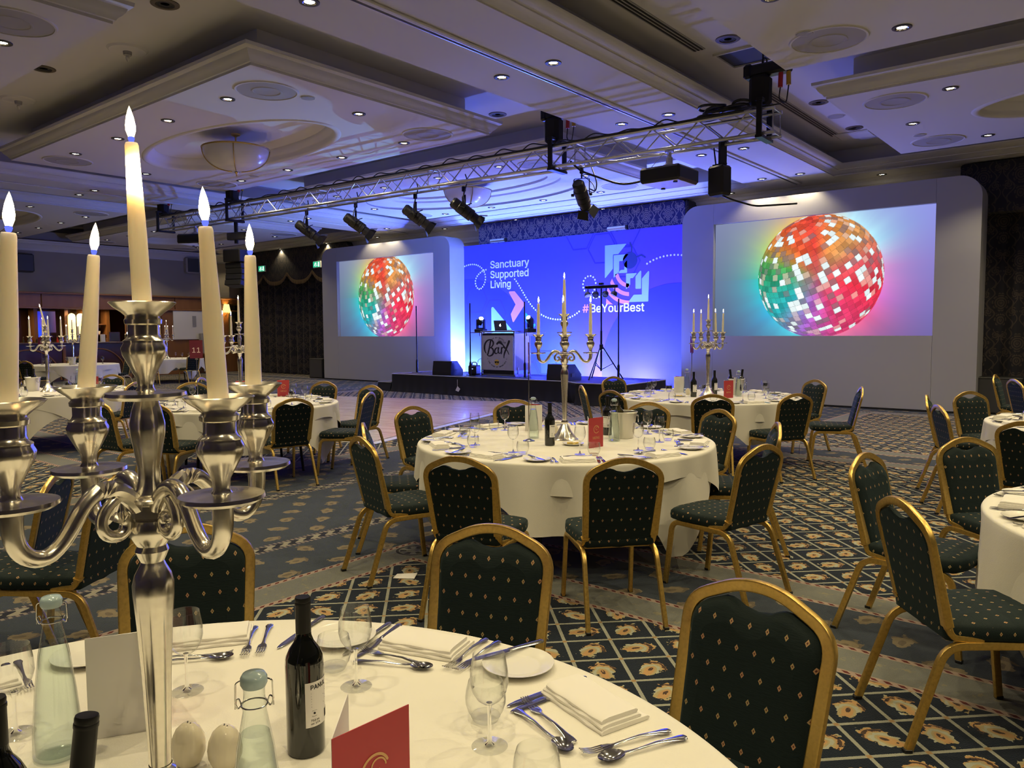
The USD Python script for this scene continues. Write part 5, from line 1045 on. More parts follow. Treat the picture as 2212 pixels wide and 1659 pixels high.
obj('sunglasses', MB().prism(union_all([sbox(-0.08, 0.355, 0.06, 0.372), sbox(-0.075, 0.325, -0.018, 0.37), sbox(0.0, 0.325, 0.055, 0.37)]), 0.0015, mtx((0, -0.0125, 0), PI / 2)).prism(LineString([(-0.04, 0.305), (-0.01, 0.297), (0.025, 0.308)]).buffer(0.004), 0.0015, mtx((0, -0.0125, 0), PI / 2)), 'ink', fp, smooth=False)
DZ = SZ + 1.1175
t = thing('laptop', 'dark open laptop with a lit lid mark on the DJ booth', 'laptop', (-12.32, 14.70, DZ), 0.12)
obj('keyboard_base', MB().box((0, 0.10, 0.009), (0.36, 0.25, 0.018), bevel=0.004), 'dark_grey', t); ld = obj('lid', MB().box((0, 0, 0.125), (0.36, 0.010, 0.25), bevel=0.004), 'dark_grey', t); place(ld, (0, -0.02, 0.012), 0, 0.22)
lm = obj('lid_mark', MB().prism(Point(0, 0.125).buffer(0.026).union(Point(0.012, 0.16).buffer(0.008)).difference(Point(0.03, 0.128).buffer(0.012)), 0.002, mtx((0, -0.0055, 0), PI / 2)), 'white_glow', ld, smooth=False)
def build_head():
    t = thing('moving_head_light', None, 'moving head light')
    obj('base', MB().box((0, 0, 0.04), (0.26, 0.22, 0.08), bevel=0.012), 'black_plastic', t)
    obj('yoke', MB().box((-0.105, 0, 0.20), (0.035, 0.09, 0.25), bevel=0.012).box((0.105, 0, 0.20), (0.035, 0.09, 0.25), bevel=0.012).box((0, 0, 0.095), (0.24, 0.10, 0.03), bevel=0.01), 'black_plastic', t)
    h = obj('head', MB().lathe([(0.0, -0.12), (0.06, -0.11), (0.085, -0.05), (0.088, 0.03), (0.075, 0.10), (0.062, 0.135), (0.058, 0.13)], 24), 'black_plastic', t); place(h, (0, 0, 0.27), 0.75, 0.95)
    obj('lens', MB().lathe([(0.060, 0.128), (0.04, 0.142), (0.0, 0.146)], 24), 'white_glow', h)
    return t
make('head', build_head, (-13.02, 14.72, DZ - 0.03), 0.1, 'lit moving head light at the left end of the DJ booth top'); make('head', build_head, (-11.42, 14.72, DZ - 0.03), -0.6, 'lit moving head light at the right end of the DJ booth top')
t = thing('booth_shelf', 'thin clear side shelf under the two moving head lights', 'shelf', (-12.2, 14.73, DZ - 0.04)); obj('panel', MB().box((-0.82, 0, 0.0), (0.52, 0.30, 0.02)).box((0.82, 0, 0), (0.62, 0.30, 0.02)), 'aluminium', t, smooth=False); obj('bracket', MB().box((-0.75, 0, -0.05), (0.03, 0.26, 0.08)).box((0.75, 0, -0.05), (0.03, 0.26, 0.08)), 'aluminium', t, smooth=False)
t = thing('uplight_case', 'small black floor lamp with a handle beside the DJ booth', 'floor lamp', (-12.98, 14.42, SZ)); obj('housing', MB().box((0, 0, 0.14), (0.27, 0.22, 0.24), bevel=0.03), 'black_plastic', t); obj('handle', MB().tube(fillet([(-0.08, 0, 0.25), (-0.07, 0, 0.33), (0.07, 0, 0.33), (0.08, 0, 0.25)], 0.03), 0.011), 'black_plastic', t); obj('bracket', MB().box((0, 0, 0.01), (0.32, 0.26, 0.02)), 'black_metal', t); obj('indicator', MB().box((0.03, -0.112, 0.17), (0.05, 0.003, 0.02)), 'blue_glow', t)
obj('cable', MB().tube(fillet([(0.08, 0.02, 0.26), (0.10, 0.04, 0.42), (0.30, 0.06, 0.42), (0.38, 0.05, 0.2)], 0.1), 0.006), 'black_plastic', t)
def build_tube_stand():
    t = thing('light_pole', None, 'light pole')
    obj('base', MB().lathe([(0, 0.015), (0.14, 0.012), (0.15, 0.0), (0, 0)], 24), 'black_metal', t); obj('sleeve', MB().lathe([(0.028, 0.01), (0.03, 0.32), (0.018, 0.36)], 14), 'black_metal', t); obj('tube', MB().lathe([(0.014, 0.3), (0.014, 1.80), (0.0, 1.81)], 10), 'black_metal', t)
    return t
for x, y, lb in ((-15.17, 14.53, 'thin black pole at the far left of the stage'), (-12.84, 14.12, 'thin black pole left of the DJ booth'), (-11.33, 14.38, 'thin black pole right of the DJ booth'), (-8.92, 14.67, 'thin black pole next to the tripod light stand')): make('pole', build_tube_stand, (x, y, SZ), 0, lb)
t = thing('tripod_light_stand', 'black tripod stand carrying a bar of small stage lamps', 'light stand', (-9.55, 14.95, SZ))
obj('mast', MB().tube([(0, 0, 0.18), (0, 0, 1.1)], 0.024).tube([(0, 0, 1.0), (0, 0, 2.10)], 0.018).lathe([(0.03, 0.66), (0.045, 0.68), (0.045, 0.78), (0.03, 0.80)], 12), 'black_metal', t)
for k in range(3):
    a = k * 2 * PI / 3 + 0.5; l = obj('leg', MB().tube([(0.03 * math.cos(a), 0.03 * math.sin(a), 0.74), (0.50 * math.cos(a), 0.50 * math.sin(a), 0.0)], 0.014), 'black_metal', t); obj('brace', MB().tube([(0.02 * math.cos(a), 0.02 * math.sin(a), 0.22), (0.28 * math.cos(a), 0.28 * math.sin(a), 0.36)], 0.008), 'black_metal', l)
obj('lamp_bar', MB().box((0, 0, 2.10), (0.86, 0.07, 0.07), bevel=0.01).box((0, 0.0, 2.17), (0.10, 0.09, 0.05), bevel=0.01), 'black_metal', t)
for k, x in enumerate((-0.36, -0.13, 0.13, 0.36)):
    l = obj('par_can', MB().lathe([(0.0, 0.05), (0.05, 0.045), (0.075, 0.0), (0.078, -0.045), (0.066, -0.05)], 18), 'black_plastic', t); place(l, (x, -0.02, 1.94), 0, -0.9 if k % 3 else -0.35, 0.3 * (k - 1.5)); obj('lens', MB().lathe([(0.066, -0.046), (0.0, -0.05)], 18), 'dark_grey', l)
    obj('hanger', MB().box((x, 0, 2.03), (0.015, 0.02, 0.12)), 'black_metal', t)
def build_sub():
    t = thing('subwoofer', None, 'loudspeaker'); obj('cabinet', MB().box((0, 0, 0.34), (0.75, 0.6, 0.68), bevel=0.02), 'black_plastic', t); obj('grille', MB().box((0, -0.302, 0.34), (0.68, 0.01, 0.60)), 'dark_grey', t, smooth=False); return t
make('sub', build_sub, (-21.98, 16.55, 0), 0, 'black bass speaker on the carpet left of the white set'); make('sub', build_sub, (-1.95, 16.7, 0), 0, 'black bass speaker at the right end of the white set')

# battens of coloured light on the floor behind the deck, shining up the backdrop
BLUE, LILAC, CYAN = (0.08, 0.13, 1.0), (0.42, 0.40, 1.0), (0.20, 0.62, 1.0)
for k, (x, c, p) in enumerate(((-15.25, CYAN, 38), (-14.5, BLUE, 30), (-13.3, BLUE, 34), (-12.0, CYAN, 30), (-10.8, LILAC, 40), (-9.6, LILAC, 40), (-8.5, BLUE, 30))):
    light('rect', f'batten_light_{k:03d}', (x, 16.22, 0.16), c, p * UP_I, look=(0, 0.22, 1.0), width=0.55, height=0.10)
light('rect', 'batten_light_100', (-15.0, 16.40, 0.3), (0.55, 0.95, 1.0), 26 * UP_I, look=(-1.0, 0.0, 1.1), width=0.1, height=0.4)
for k, (x, y) in enumerate(((-14.6, 15.75), (-12.0, 15.75), (-9.3, 15.75))):
    light('rect', f'stage_wash_{k:03d}', (x, y, 0.55), BLUE, 85 * UP_I, look=(0, -0.12, 1.0), width=0.5, height=0.2)
# pale blue beams added at the moving heads stand in for projector spill on the ceiling; the truss cuts shadows from them
for k, (p, q, w) in enumerate((((-13.1, 14.6, 1.92), (-10.3, 7.9, Z0), 8), ((-11.5, 14.6, 1.92), (-12.8, 9.1, Z0), 5))):
    d = np.array(q) - np.array(p); n_ = d / np.linalg.norm(d); light('sphere', f'beam_light_{k:03d}', tuple(np.array(p) + n_ * 0.40), (0.22, 0.55, 1.0), 420 if k == 0 else 260, look=tuple(d), radius=0.012, cone=w, soft=0.08)
for k, (x, y, c) in enumerate(((-11.2, 11.0, (0.05, 0.1, 1.0)), (-13.2, 11.3, (1.0, 0.15, 0.3)), (-13.2, 9.5, (0.1, 0.9, 0.6)))):
    p = np.array((-9.55 + 0.26 * (k - 1), 14.9, 2.4)); d = np.array((x, y, 0)) - p; light('sphere', f'floor_wash_{k:03d}', tuple(p + d / np.linalg.norm(d) * 0.16), c, 16, look=tuple(d), radius=0.03, cone=17, soft=0.9)

# ================================================================== truss and hanging equipment
A0, A1 = np.array((-18.8, 9.43, 4.10)), np.array((-3.72, 10.03, 4.10))
L = np.linalg.norm(A1 - A0); trz = math.atan2(A1[1] - A0[1], A1[0] - A0[0]); W_, H_ = 0.29, 0.30
t = thing('lighting_truss', 'long silver lighting truss hung across the room', 'lighting truss', A0, trz)
for y in (-W_ / 2, W_ / 2):
    for z in (0, H_): obj('chord', MB().tube([(0, y, z), (L, y, z)], 0.025), 'aluminium', t)
nb = 44; st = L / nb
for i in range(nb):
    x0, x1 = i * st, (i + 1) * st; up = i % 2
    for y in (-W_ / 2, W_ / 2): obj('brace', MB().tube([(x0, y, H_ if up else 0), (x1, y, 0 if up else H_)], 0.0105), 'aluminium', t)
    if i % 2 == 0: obj('brace', MB().tube([(x0, -W_ / 2, 0), (x1, W_ / 2, 0)], 0.0095), 'aluminium', t)
for k in range(0, 6):
    x = min(L - 0.02, k * L / 5 + 0.02); obj('end_frame', MB().tube([(x, -W_ / 2, 0), (x, -W_ / 2, H_), (x, W_ / 2, H_), (x, W_ / 2, 0)], 0.012, closed=True), 'aluminium', t)
def on_truss(x, off=0.0, z=0.0):
    s = (x - A0[0]) / (A1[0] - A0[0]); p = A0 + (A1 - A0) * s; return np.array((p[0] - off * math.sin(trz), p[1] + off * math.cos(trz), p[2] + z))
cb = MB(); rg = random.Random(4)
for k in range(26):
    x0 = 0.3 + k * 0.57; cb.tube(fillet([(x0, -0.16, 0.33), (x0 + 0.16, -0.17, 0.335 + rg.uniform(0.01, 0.09)), (x0 + 0.40, -0.14, 0.31 + rg.uniform(0, 0.05)), (x0 + 0.62, -0.16, 0.33)], 0.1), 0.010)
cb.tube([(0.2, -0.165, 0.325), (L - 0.4, -0.165, 0.325)], 0.014)
place(obj('cable_loom', cb, 'black_plastic', label='black cables looped along the top of the truss', cat='cable'), A0, trz)
def build_hoist():
    t = thing('chain_hoist', None, 'chain hoist')
    obj('motor', MB().box((0.10, 0, 0.50), (0.52, 0.19, 0.17), bevel=0.03).box((-0.17, 0, 0.50), (0.12, 0.22, 0.20), bevel=0.03), 'black_metal', t)
    obj('chain_bag', MB().box((-0.02, -0.02, 0.22), (0.26, 0.22, 0.42), bevel=0.05), 'black_cloth', t)
    obj('suspension', MB().tube([(0, 0, 0.56), (0, 0, 0.86)], 0.012).tube([(0.02 + 0.03 * math.cos(a), 0, 0.62 + 0.05 * math.sin(a)) for a in np.arange(12) * PI / 6], 0.009, closed=True), 'black_metal', t)
    obj('truss_bracket', MB().box((0.03, -0.20, -0.18), (0.07, 0.03, 0.52)).box((0.03, 0.20, -0.18), (0.07, 0.03, 0.52)).box((0.03, 0, -0.44), (0.09, 0.44, 0.04)).box((0.03, 0, 0.06), (0.09, 0.44, 0.04)), 'black_metal', t)
    obj('red_plug', MB().tube([(0.24, -0.02, 0.42), (0.235, -0.02, 0.22)], 0.03), 'red_plug', t); obj('yellow_plug', MB().tube([(0.33, 0.0, 0.42), (0.335, 0.0, 0.24)], 0.03), 'yellow_plug', t)
    obj('pendant_cable', MB().tube(fillet([(0.235, -0.02, 0.22), (0.22, -0.03, 0.05), (0.32, -0.04, -0.02), (0.335, 0.0, 0.24)], 0.08), 0.008), 'black_plastic', t)
    return t
for x, lb in ((-18.65, 'black chain hoist at the left end of the truss'), (-15.75, 'black chain hoist above the white candle, left part of the truss'), (-7.16, 'black chain hoist in the middle, with red and yellow plugs'), (-3.93, 'large black chain hoist at the right end of the truss')):
    p = on_truss(x); make('hoist', build_hoist, (p[0], p[1], 4.47), trz, lb, sc=(1, 1, 0.93))
t = thing('cable_bundle', 'heap of coiled black cable on top of the right end of the truss', 'cable', on_truss(-4.55, 0, H_ + 0.03), trz)
for k in range(7): obj('coil', MB().tube([((0.20 + 0.06 * math.sin(k)) * math.cos(a) + 0.07 * (k % 3 - 1) + 0.3 * (k % 2), 0.12 * math.sin(a), 0.03 + 0.022 * k + 0.012 * math.sin(a * 2 + k)) for a in np.arange(20) * PI / 10], 0.018, closed=True), 'black_plastic', t)
def build_spot():
    t = thing('stage_spotlight', None, 'stage spotlight')
    obj('clamp', MB().box((0, 0, 0.0), (0.05, 0.07, 0.09), bevel=0.01).tube([(0, 0, -0.04), (0, 0, -0.11)], 0.012), 'black_metal', t)
    obj('yoke', MB().tube(fillet([(-0.125, 0, -0.36), (-0.125, 0, -0.115), (0.125, 0, -0.115), (0.125, 0, -0.36)], 0.03), [(-0.004, -0.018), (0.004, -0.018), (0.004, 0.018), (-0.004, 0.018)], up=(0, 1, 0)), 'black_metal', t)
    prof = [(0.0, -0.26), (0.07, -0.255), (0.095, -0.22), (0.095, -0.12), (0.105, -0.11), (0.105, 0.0), (0.098, 0.005), (0.105, 0.01), (0.105, 0.10), (0.098, 0.105), (0.105, 0.11), (0.105, 0.17), (0.085, 0.18), (0.083, 0.26), (0.092, 0.265), (0.092, 0.275), (0.075, 0.275)]
    b = obj('body', MB().lathe(prof, 28), 'black_plastic', t); place(b, (0, 0, -0.36), 0, PI / 2 + 0.62)
    obj('lens', MB().lathe([(0.078, 0.262), (0.05, 0.27), (0, 0.272)], 24), 'dark_grey', b)
    for k in range(4):
        a = k * PI / 2 + 0.3; c, s = math.cos(a), math.sin(a); T = np.array([(c, -s), (s, c)])
        q = np.array([(0.088, -0.085, 0.275), (0.088, 0.085, 0.275), (0.165, 0.10, 0.385), (0.165, -0.10, 0.385)]); q[:, :2] = q[:, :2] @ T.T
        obj('barn_door', MB().add(np.vstack([q, q + np.array([0.004 * c, 0.004 * s, 0])]), [(0, 1, 2, 3), (7, 6, 5, 4), (0, 4, 5, 1), (1, 5, 6, 2), (2, 6, 7, 3), (3, 7, 4, 0)]), 'black_metal', b, smooth=False)
    [obj('knob', MB().tube([(s * 0.125, 0, -0.36), (s * 0.165, 0, -0.36)], 0.022), 'black_plastic', t) for s in (-1, 1)]
    obj('cable', MB().tube(fillet([(0.0, -0.03, 0.25), (-0.12, -0.05, 0.12), (-0.26, 0.05, -0.20), (-0.24, 0.05, -0.34), (-0.10, -0.12, -0.26)], 0.12), 0.010).tube(fillet([(0.0, 0.0, -0.05), (-0.20, 0.02, -0.22), (-0.22, 0.0, -0.36), (-0.08, 0.1, -0.30)], 0.08), 0.006), 'black_plastic', t)
    return t
for x, rz, lb in ((-13.42, -0.69, 'first hanging stage spotlight from the left, with barn doors'), (-11.93, -0.69, 'second hanging stage spotlight from the left'), (-10.33, -0.69, 'third hanging stage spotlight, cable looping beside it'), (-9.17, -0.69, 'fourth hanging stage spotlight in front of the glass bowl lamp'), (-6.78, 0.30, 'stage spotlight seen from behind, right of the middle hoist')):
    p = on_truss(x, 0.15, -0.06); make('spot', build_spot, p, rz + PI, lb)
def build_projector():
    t = thing('video_projector', None, 'projector')
    obj('case', MB().box((0, 0, 0), (0.62, 0.62, 0.21), bevel=0.03), 'black_plastic', t); obj('underside', MB().box((0, 0, -0.108), (0.55, 0.55, 0.008)), 'white_plastic', t, smooth=False)
    obj('lens', MB().tube([(0.1, 0.30, -0.01), (0.1, 0.36, -0.01)], 0.07), 'dark_grey', t); obj('foot', MB().lathe([(0, -0.13), (0.03, -0.13), (0.03, -0.10)], 12, (0.2, -0.2, 0)).lathe([(0, -0.13), (0.03, -0.13), (0.03, -0.10)], 12, (-0.2, 0.2, 0)), 'black_plastic', t)
    obj('mount', MB().lathe([(0.09, 0.10), (0.09, 0.16), (0.05, 0.18), (0.05, 0.26), (0.03, 0.28), (0.03, 0.36)], 16).box((0, 0, 0.36), (0.12, 0.05, 0.05)), 'aluminium', t)
    obj('safety_wire', MB().tube([(-0.28, -0.1, 0.1), (-0.10, 0, 0.33)], 0.004).tube([(-0.2, 0.2, 0.1), (-0.05, 0.05, 0.33)], 0.004), 'chrome', t)
    return t
make('proj', build_projector, on_truss(-5.24, 0.0, -0.36), 0.0, 'large black projector under the right part of the truss'); make('proj', build_projector, on_truss(-17.3, 0.0, -0.33), 0.5, 'black projector under the left end of the truss, behind a flame')
t = thing('hanging_loudspeaker', 'small black loudspeaker hanging right of the large projector', 'loudspeaker', on_truss(-4.52, 0.05, -0.50), -0.25)
obj('cabinet', MB().box((0, 0, 0), (0.26, 0.22, 0.40), bevel=0.03), 'black_plastic', t); obj('bracket', MB().box((0, 0.06, 0.38), (0.03, 0.14, 0.42)).box((0, 0.0, 0.22), (0.2, 0.06, 0.02)), 'black_metal', t); obj('cable', MB().tube(fillet([(0.0, 0.02, -0.18), (0.15, 0.05, -0.26), (0.36, 0.3, -0.36), (0.60, 0.9, -0.30)], 0.1), 0.012).tube([(-0.06, 0, 0.2), (-0.10, 0, 0.46)], 0.01), 'black_plastic', t)
place(obj('swag_cable', MB().tube(fillet([(0, 0, 0.15), (0.18, 0, -0.02), (0.9, 0, -0.32), (1.25, 0, -0.30), (1.55, 0, -0.24)], 0.3), 0.016), 'black_plastic', label='thick cable drooping from the middle hoist to the large projector', cat='cable'), on_truss(-6.95, 0.1, -0.05), trz)
t = thing('line_array', 'hanging stack of black line array loudspeakers behind the white candle', 'loudspeaker', (-15.80, 9.62, 4.10), 0.35)
obj('drop_pole', MB().tube([(0, 0, 0.0), (0, 0, -0.52)], 0.045), 'black_metal', t); obj('sub_cabinet', MB().box((0, 0, -0.80), (0.46, 0.40, 0.28), bevel=0.02), 'black_plastic', t)
for k in range(4): c = obj('array_cabinet', MB().box((0, 0, 0), (0.44, 0.30, 0.125), bevel=0.015), 'black_plastic', t); place(c, (0.02 * k, -0.012 * k * k, -1.02 - 0.135 * k), 0, -0.07 * k)
obj('top_box', MB().box((0.10, 0, -0.36), (0.62, 0.16, 0.17), bevel=0.02), 'dark_grey', t); obj('link_cable', MB().tube([(0.25 + 0.05 * math.sin(a * 5), 0, -0.66 - a * 0.085) for a in np.linspace(0, 9, 40)], 0.006), 'black_plastic', t)
for y, z, x, lb in ((9.75, 3.95, -28.95, 'grey loudspeaker high on the beige wall by the left candle'), (15.6, 4.22, -28.95, 'small grey loudspeaker high on the wall under the glass bowl lamp')):
    t = thing('wall_loudspeaker', lb, 'loudspeaker', (x, y, z), PI / 2); obj('cabinet', MB().box((0, -0.06, 0), (0.55, 0.34, 0.62), bevel=0.05), 'grille_grey' if y > 12 else 'dark_grey', t); obj('grille', MB().box((0, -0.235, 0), (0.45, 0.01, 0.52)), 'dark_grey', t, smooth=False)

# ================================================================== curtains, pelmets, signs
def drape(x0, x1, y, z0, z1, waves, amp, seed):
    n, m = waves * 8, 10; rg = np.random.default_rng(seed); xs = np.linspace(x0, x1, n + 1); p1, p2 = rg.random(2) * 6
    w = np.sin((xs - x0) / (x1 - x0) * waves * 2 * PI + 0.6 * np.sin(xs * 1.7 + p1)); v = []
    for z in np.linspace(z1, z0, m):
        k = 0.7 + 0.3 * (z1 - z) / (z1 - z0); v += list(zip(xs, y - amp * k * w - 0.02 * np.sin(xs * 9 + z), np.full(n + 1, z)))
    return MB().add(v, [(i * (n + 1) + j, i * (n + 1) + j + 1, (i + 1) * (n + 1) + j + 1, (i + 1) * (n + 1) + j) for i in range(m - 1) for j in range(n)])
def pelmet_board(x0, x1, z0, z1, y, edge=None, r=0.3):
    P = Polygon([(x0, z0), (x1, z0)] + arc((x1 - r, z1 - r), r, 0, PI / 2, 6) + arc((x0 + r, z1 - r), r, PI / 2, PI, 6))
    return MB().prism(P, 0.35, mtx((0, y + 0.35, 0), PI / 2))
t = thing('curtain', 'dark floral curtain left of the white set with a fringed swag pelmet', 'curtain', (0, 0, 0))
obj('drape', drape(-28.6, -21.3, 17.45, 0.02, 4.4, 17, 0.10, 1), 'damask', t, smooth=80)
zz = lambda x: 3.62 + 0.42 * abs(math.sin((x + 25.25) * PI / 1.9)) ** 0.8
xs = np.linspace(-28.6, -21.25, 120); low = [(x, 3.50 + (0.34 * (1 - abs(math.sin((x + 24.88) * PI / 1.55))) ** 1.6)) for x in xs]
obj('pelmet', MB().prism(Polygon([(-28.6, 4.69)] + low + [(-21.25, 4.55), (-21.35, 4.69)]), 0.22, mtx((0, 17.42, 0), PI / 2)), 'damask', t, smooth=False)
fr = MB()
for a, b in zip(low[:-1], low[1:]): fr.add([(a[0], 17.195, a[1] + 0.02), (b[0], 17.195, b[1] + 0.02), (b[0] - 0.012, 17.19, b[1] - 0.13), (a[0] + 0.012, 17.19, a[1] - 0.13)], [(0, 1, 2, 3)])
obj('fringe', fr, 'brass', t, smooth=False, label='gold fringe along the scalloped pelmet')
t = thing('centre_pelmet', 'blue-lit floral pelmet showing above the violet backdrop', 'pelmet', (0, 0, 0)); obj('board', pelmet_board(-15.15, -8.55, 3.3, 4.70, 17.08, r=0.12), 'damask_pelmet', t, smooth=30); obj('return', MB().box((-8.50, 17.35, 4.0), (0.08, 0.6, 1.36), bevel=0.03), 'damask', t, smooth=False)
t = thing('side_curtain', 'dark floral curtain at the right end of the white set', 'curtain', (0, 0, 0)); obj('drape', drape(-2.9, 4.5, 17.45, 0.02, 4.4, 16, 0.10, 3), 'damask', t, smooth=80); obj('pelmet', pelmet_board(-2.78, 4.5, 3.75, 4.69, 17.05, r=0.05), 'damask', t, smooth=30)
def build_exit():
    t = thing('exit_sign', None, 'exit sign')
    obj('box', MB().box((0, 0.03, 0), (0.44, 0.06, 0.24), bevel=0.01), 'white_plastic', t); f = obj('face', MB().box((0, -0.003, 0), (0.40, 0.006, 0.20)), 'exit_green', t, smooth=False)
    man = union_all([Point(-0.055, 0.062).buffer(0.018), LineString([(-0.06, 0.04), (-0.075, -0.01)]).buffer(0.016), LineString([(-0.075, -0.01), (-0.045, -0.035), (-0.06, -0.075)]).buffer(0.010), LineString([(-0.075, -0.01), (-0.105, -0.04), (-0.135, -0.04)]).buffer(0.010), LineString([(-0.06, 0.035), (-0.03, 0.015), (-0.015, 0.03)]).buffer(0.008), LineString([(-0.062, 0.038), (-0.10, 0.025), (-0.105, -0.002)]).buffer(0.008)])
    arrow = union_all([sbox(0.028, -0.03, 0.044, 0.07), Polygon([(0.0, -0.02), (0.036, -0.075), (0.072, -0.02)])]); door = sbox(0.10, -0.08, 0.17, 0.08)
    obj('pictogram', MB().prism(union_all([man, arrow, door]), 0.003, mtx((0, -0.006, 0), PI / 2)), 'exit_white', f, smooth=False)
    return t
make('exit', build_exit, (-22.99, 17.14, 4.01), 0, 'green running man exit sign beside the white set'); make('exit', build_exit, (-26.45, 17.14, 4.05), 0, 'green exit sign half hidden behind the right-hand candle')

# ================================================================== bar wall
w = thing('wall_bar', 'beige wall with a wooden bar front along its foot', None, kind='structure')
obj('upper_wall', MB().box((X0 - 0.1, (Y0 + Y1) / 2, 4.0), (0.9, Y1 - Y0, 2.1)), 'wall_paint', w, smooth=False); obj('lower_wall', MB().box((X0 - 1.6, (Y0 + Y1) / 2, 1.5), (0.2, Y1 - Y0, 3.0)), 'wood_dark', w, smooth=False)
BXX = -28.85
for k in range(9):
    y = 4.0 + k * 1.55; obj('fascia_panel', MB().box((BXX, y + 0.775, 2.72), (0.08, 1.53, 0.46), bevel=0.01), 'wood_bar', w, smooth=False)
obj('beam', MB().box((BXX + 0.03, 10.8, 2.97), (0.16, 13.8, 0.06), bevel=0.01).box((BXX + 0.03, 10.8, 2.47), (0.16, 13.8, 0.06), bevel=0.01), 'wood_bar', w)
for k, (ya, yb) in enumerate(((12.95, 14.3), (14.3, 16.2), (16.2, 17.7))): obj('wood_panel', MB().box((BXX, (ya + yb) / 2, 1.22), (0.08, yb - ya - 0.02, 2.44), bevel=0.01), 'wood_bar', w, smooth=False)
t = thing('bar_counter', 'long dark wooden bar counter with arched panels on its front', 'bar counter', (-27.9, 0, 0))
obj('front', MB().box((0, 8.3, 0.62), (0.10, 8.9, 1.24)), 'wood_dark', t, smooth=False); obj('worktop', MB().box((-0.2, 8.3, 1.27), (0.75, 9.1, 0.06), bevel=0.015), 'wood_dark', t)
for k in range(4):
    y = 5.1 + k * 2.15; obj('arch_moulding', MB().tube([(0.06, y + 0.95 * math.cos(a), 0.05 + 1.02 * math.sin(a)) for a in np.linspace(0, PI, 26)], 0.025), 'wood_bar', t); obj('pilaster', MB().box((0.07, y + 1.07, 0.62), (0.05, 0.09, 1.22)), 'wood_bar', t, smooth=False)
t = thing('back_bar', 'wooden back bar with shelves and a dark mirror behind the counter', 'back bar', (-30.3, 0, 0))
obj('base_cabinet', MB().box((0, 9.3, 0.6), (0.6, 7.4, 1.2)), 'wood_bar', t, smooth=False)
for y in (6.0, 9.55, 10.45, 11.45, 12.05, 12.9): obj('upright', MB().box((-0.05, y, 1.9), (0.5, 0.12, 1.4)), 'wood_bar', t, smooth=False)
for z in (1.52, 1.74, 1.96, 2.18): obj('shelf', MB().box((-0.05, 7.8, z), (0.45, 3.4, 0.035)), 'wood_bar', t, smooth=False)
for z in (1.55, 1.93): obj('shelf', MB().box((-0.05, 12.47, z), (0.45, 0.74, 0.035)), 'wood_bar', t, smooth=False)
obj('mirror', MB().box((-0.22, 10.95, 1.85), (0.02, 0.9, 1.2)), 'mirror', t, smooth=False); obj('cornice', MB().box((0.05, 9.3, 2.56), (0.6, 7.4, 0.14), bevel=0.03), 'wood_bar', t)
t = thing('lit_alcove', 'pair of warm lit panels in the back bar behind the second candle', 'alcove', (-30.25, 11.75, 0))
for k in (-0.15, 0.15): obj('arched_panel', MB().prism(Polygon([(k - 0.13, 1.3), (k + 0.13, 1.3)] + arc((k, 2.2), 0.13, 0, PI, 8)), 0.03, mtx((0.2, 0, 0), PI / 2, 0, PI / 2)), 'shade_cloth', t, smooth=False)  # panels glow by themselves, standing in for the spots that light them
BT = {}
def build_bottle(mat):
    def b():
        t = thing('spirit_bottle', None, 'bottle'); obj('glass', MB().lathe([(0, 0), (0.036, 0), (0.038, 0.16), (0.015, 0.21), (0.013, 0.27)], 14), mat, t); obj('cap', MB().lathe([(0.015, 0.265), (0.015, 0.295), (0, 0.297)], 10), 'chrome', t); return t
    return b
rg = random.Random(9)
for k in range(18): make(f'bt{k % 3}', build_bottle(('wine_green', 'bottle_glass', 'red_plug')[k % 3]), (-30.15 + rg.uniform(-0.05, 0.05), 10.05 + (k % 9) * 0.135, 1.20 if k < 9 else 1.20), 0, 'small spirit bottle crowded on the back bar behind the candelabra', 'bottles on the back bar') if k < 9 else None
for y, lb in ((12.25, 'tiny upturned glasses on the lower shelf of the open cabinet'), (12.5, 'white cup on the lower shelf of the open cabinet'), (12.65, 'small white jar on the lower shelf of the open cabinet')):
    t = thing('shelf_glass', lb, 'glass', (-30.3, y, 1.568)); obj('bowl', MB().lathe([(0.03, 0), (0.045, 0.06), (0.04, 0.12), (0.036, 0.12), (0.03, 0.01)], 14), 'china' if y > 12.3 else 'clear_glass', t); obj('base', MB().lathe([(0, 0.012), (0.03, 0.012), (0.03, 0), (0, 0)], 14), 'china' if y > 12.3 else 'clear_glass', t)
for y, lb, g1 in ((11.15, 'black till with a blue-white lamp on the bar behind the second candle', 1), (12.6, 'small black card reader with a blue lamp on the bar', 0)):
    t = thing('bar_till', lb, 'till', (-27.95, y, 1.30)); obj('body', MB().box((0, 0, 0.14), (0.16, 0.30 if g1 else 0.12, 0.28), bevel=0.03), 'black_plastic', t); obj('lamp', MB().tm(trimesh.creation.icosphere(1, 0.045), mtx((0.09, 0.0 if not g1 else -0.05, 0.30))), 'white_glow', t)
t = thing('bar_menu_frame', 'dark framed menu standing on the bar counter', 'menu frame', (-27.9, 12.15, 1.30)); obj('frame', MB().box((0, 0, 0.17), (0.03, 0.36, 0.34)), 'wood_dark', t, smooth=False); obj('sheet', MB().box((0.017, 0, 0.17), (0.004, 0.28, 0.26)), 'dark_grey', t, smooth=False)
t = thing('paper_stack', 'white papers standing on the bar beside the till', 'papers', (-27.9, 11.75, 1.30)); obj('sheet', MB().box((0, 0, 0.13), (0.08, 0.14, 0.26)), 'paper', t, smooth=False); obj('tumbler', MB().lathe([(0.04, 0), (0.05, 0.12)], 14, (0.1, 0.14, 0)), 'clear_glass', t)
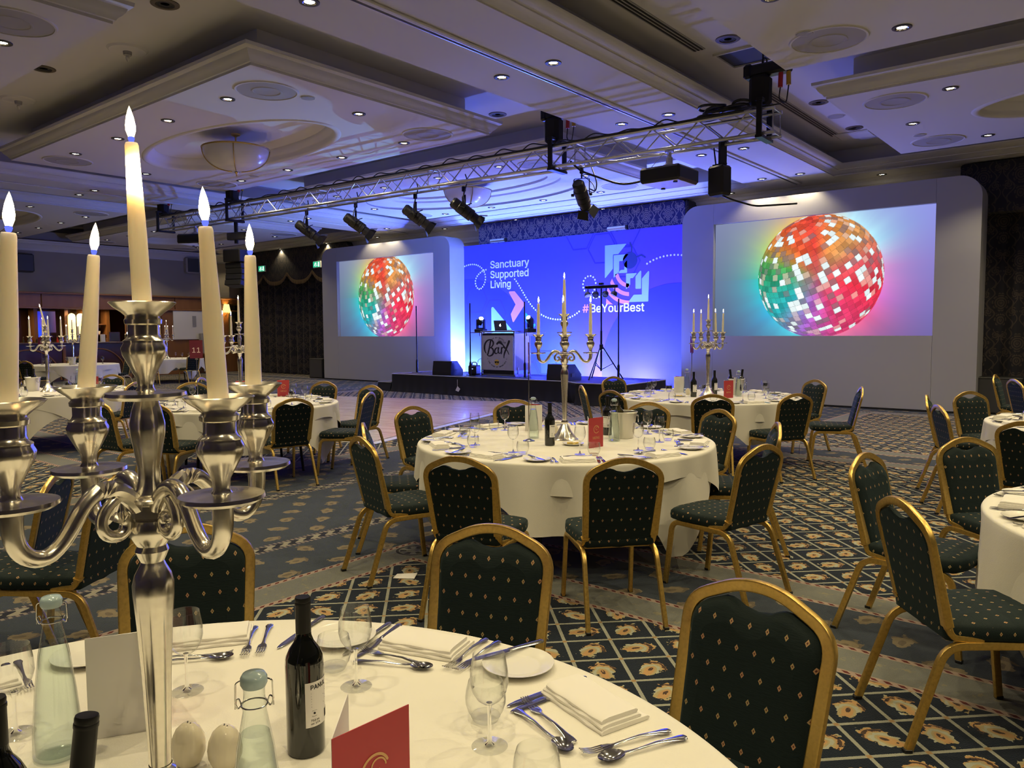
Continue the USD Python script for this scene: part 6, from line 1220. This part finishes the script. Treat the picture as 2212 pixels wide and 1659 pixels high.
t = thing('notice_board', 'large pale board hanging on the wood panel', 'board', (-28.78, 15.4, 1.92)); obj('board', MB().box((0, 0, 0), (0.04, 1.32, 1.16)), 'paper', t, smooth=False); obj('notice', MB().box((0.025, 0.18, 0.12), (0.01, 0.15, 0.42)), 'grille_grey', t, smooth=False)
t = thing('cardboard_box', 'brown paper sack leaning in front of the pale board', 'box', (-28.5, 15.85, 0.0)); obj('box', MB().box((0, 0, 1.18), (0.2, 0.40, 0.80), bevel=0.02), 'grille_grey', t); obj('table', MB().box((0.05, -0.15, 0.76), (0.45, 1.1, 0.04)).box((0.05, -0.6, 0.38), (0.05, 0.05, 0.74)).box((0.05, 0.3, 0.38), (0.05, 0.05, 0.74)), 'wood_bar', t, smooth=False)
t = thing('wall_lamp', 'yellow-shaded wall lamp by the gold mirror', 'wall lamp', (-28.72, 16.95, 2.58)); obj('shade', MB().lathe([(0.17, -0.18), (0.10, 0.16), (0.095, 0.16), (0.165, -0.18)], 24), 'shade_cloth', t); obj('arm', MB().tube([(0, 0, -0.16), (0, 0, -0.28), (-0.12, 0, -0.30)], 0.015), 'brass', t)
light('sphere', 'wall_lamp_light', (-28.72, 16.95, 2.55), (1.0, 0.75, 0.35), 5.0, radius=0.05)
t = thing('gilt_mirror', 'tall gilt framed mirror near the curtain end', 'mirror', (-28.80, 17.35, 1.95)); obj('glass', MB().box((0, 0, 0), (0.02, 0.44, 1.5)), 'mirror', t, smooth=False); obj('frame', MB().box((0.02, -0.26, 0), (0.06, 0.08, 1.66), bevel=0.02).box((0.02, 0.26, 0), (0.06, 0.08, 1.66), bevel=0.02).box((0.02, 0, 0.79), (0.06, 0.6, 0.08), bevel=0.02).box((0.02, 0, -0.79), (0.06, 0.6, 0.08), bevel=0.02), 'brass', t)
for k, (y, i) in enumerate(((7.0, 6), (9.5, 6), (11.75, 9), (12.5, 4))): light('rect', f'counter_lamp_{k:03d}', (-29.75, y, 2.44), (1.0, 0.70, 0.34), i, width=0.6, height=0.1)
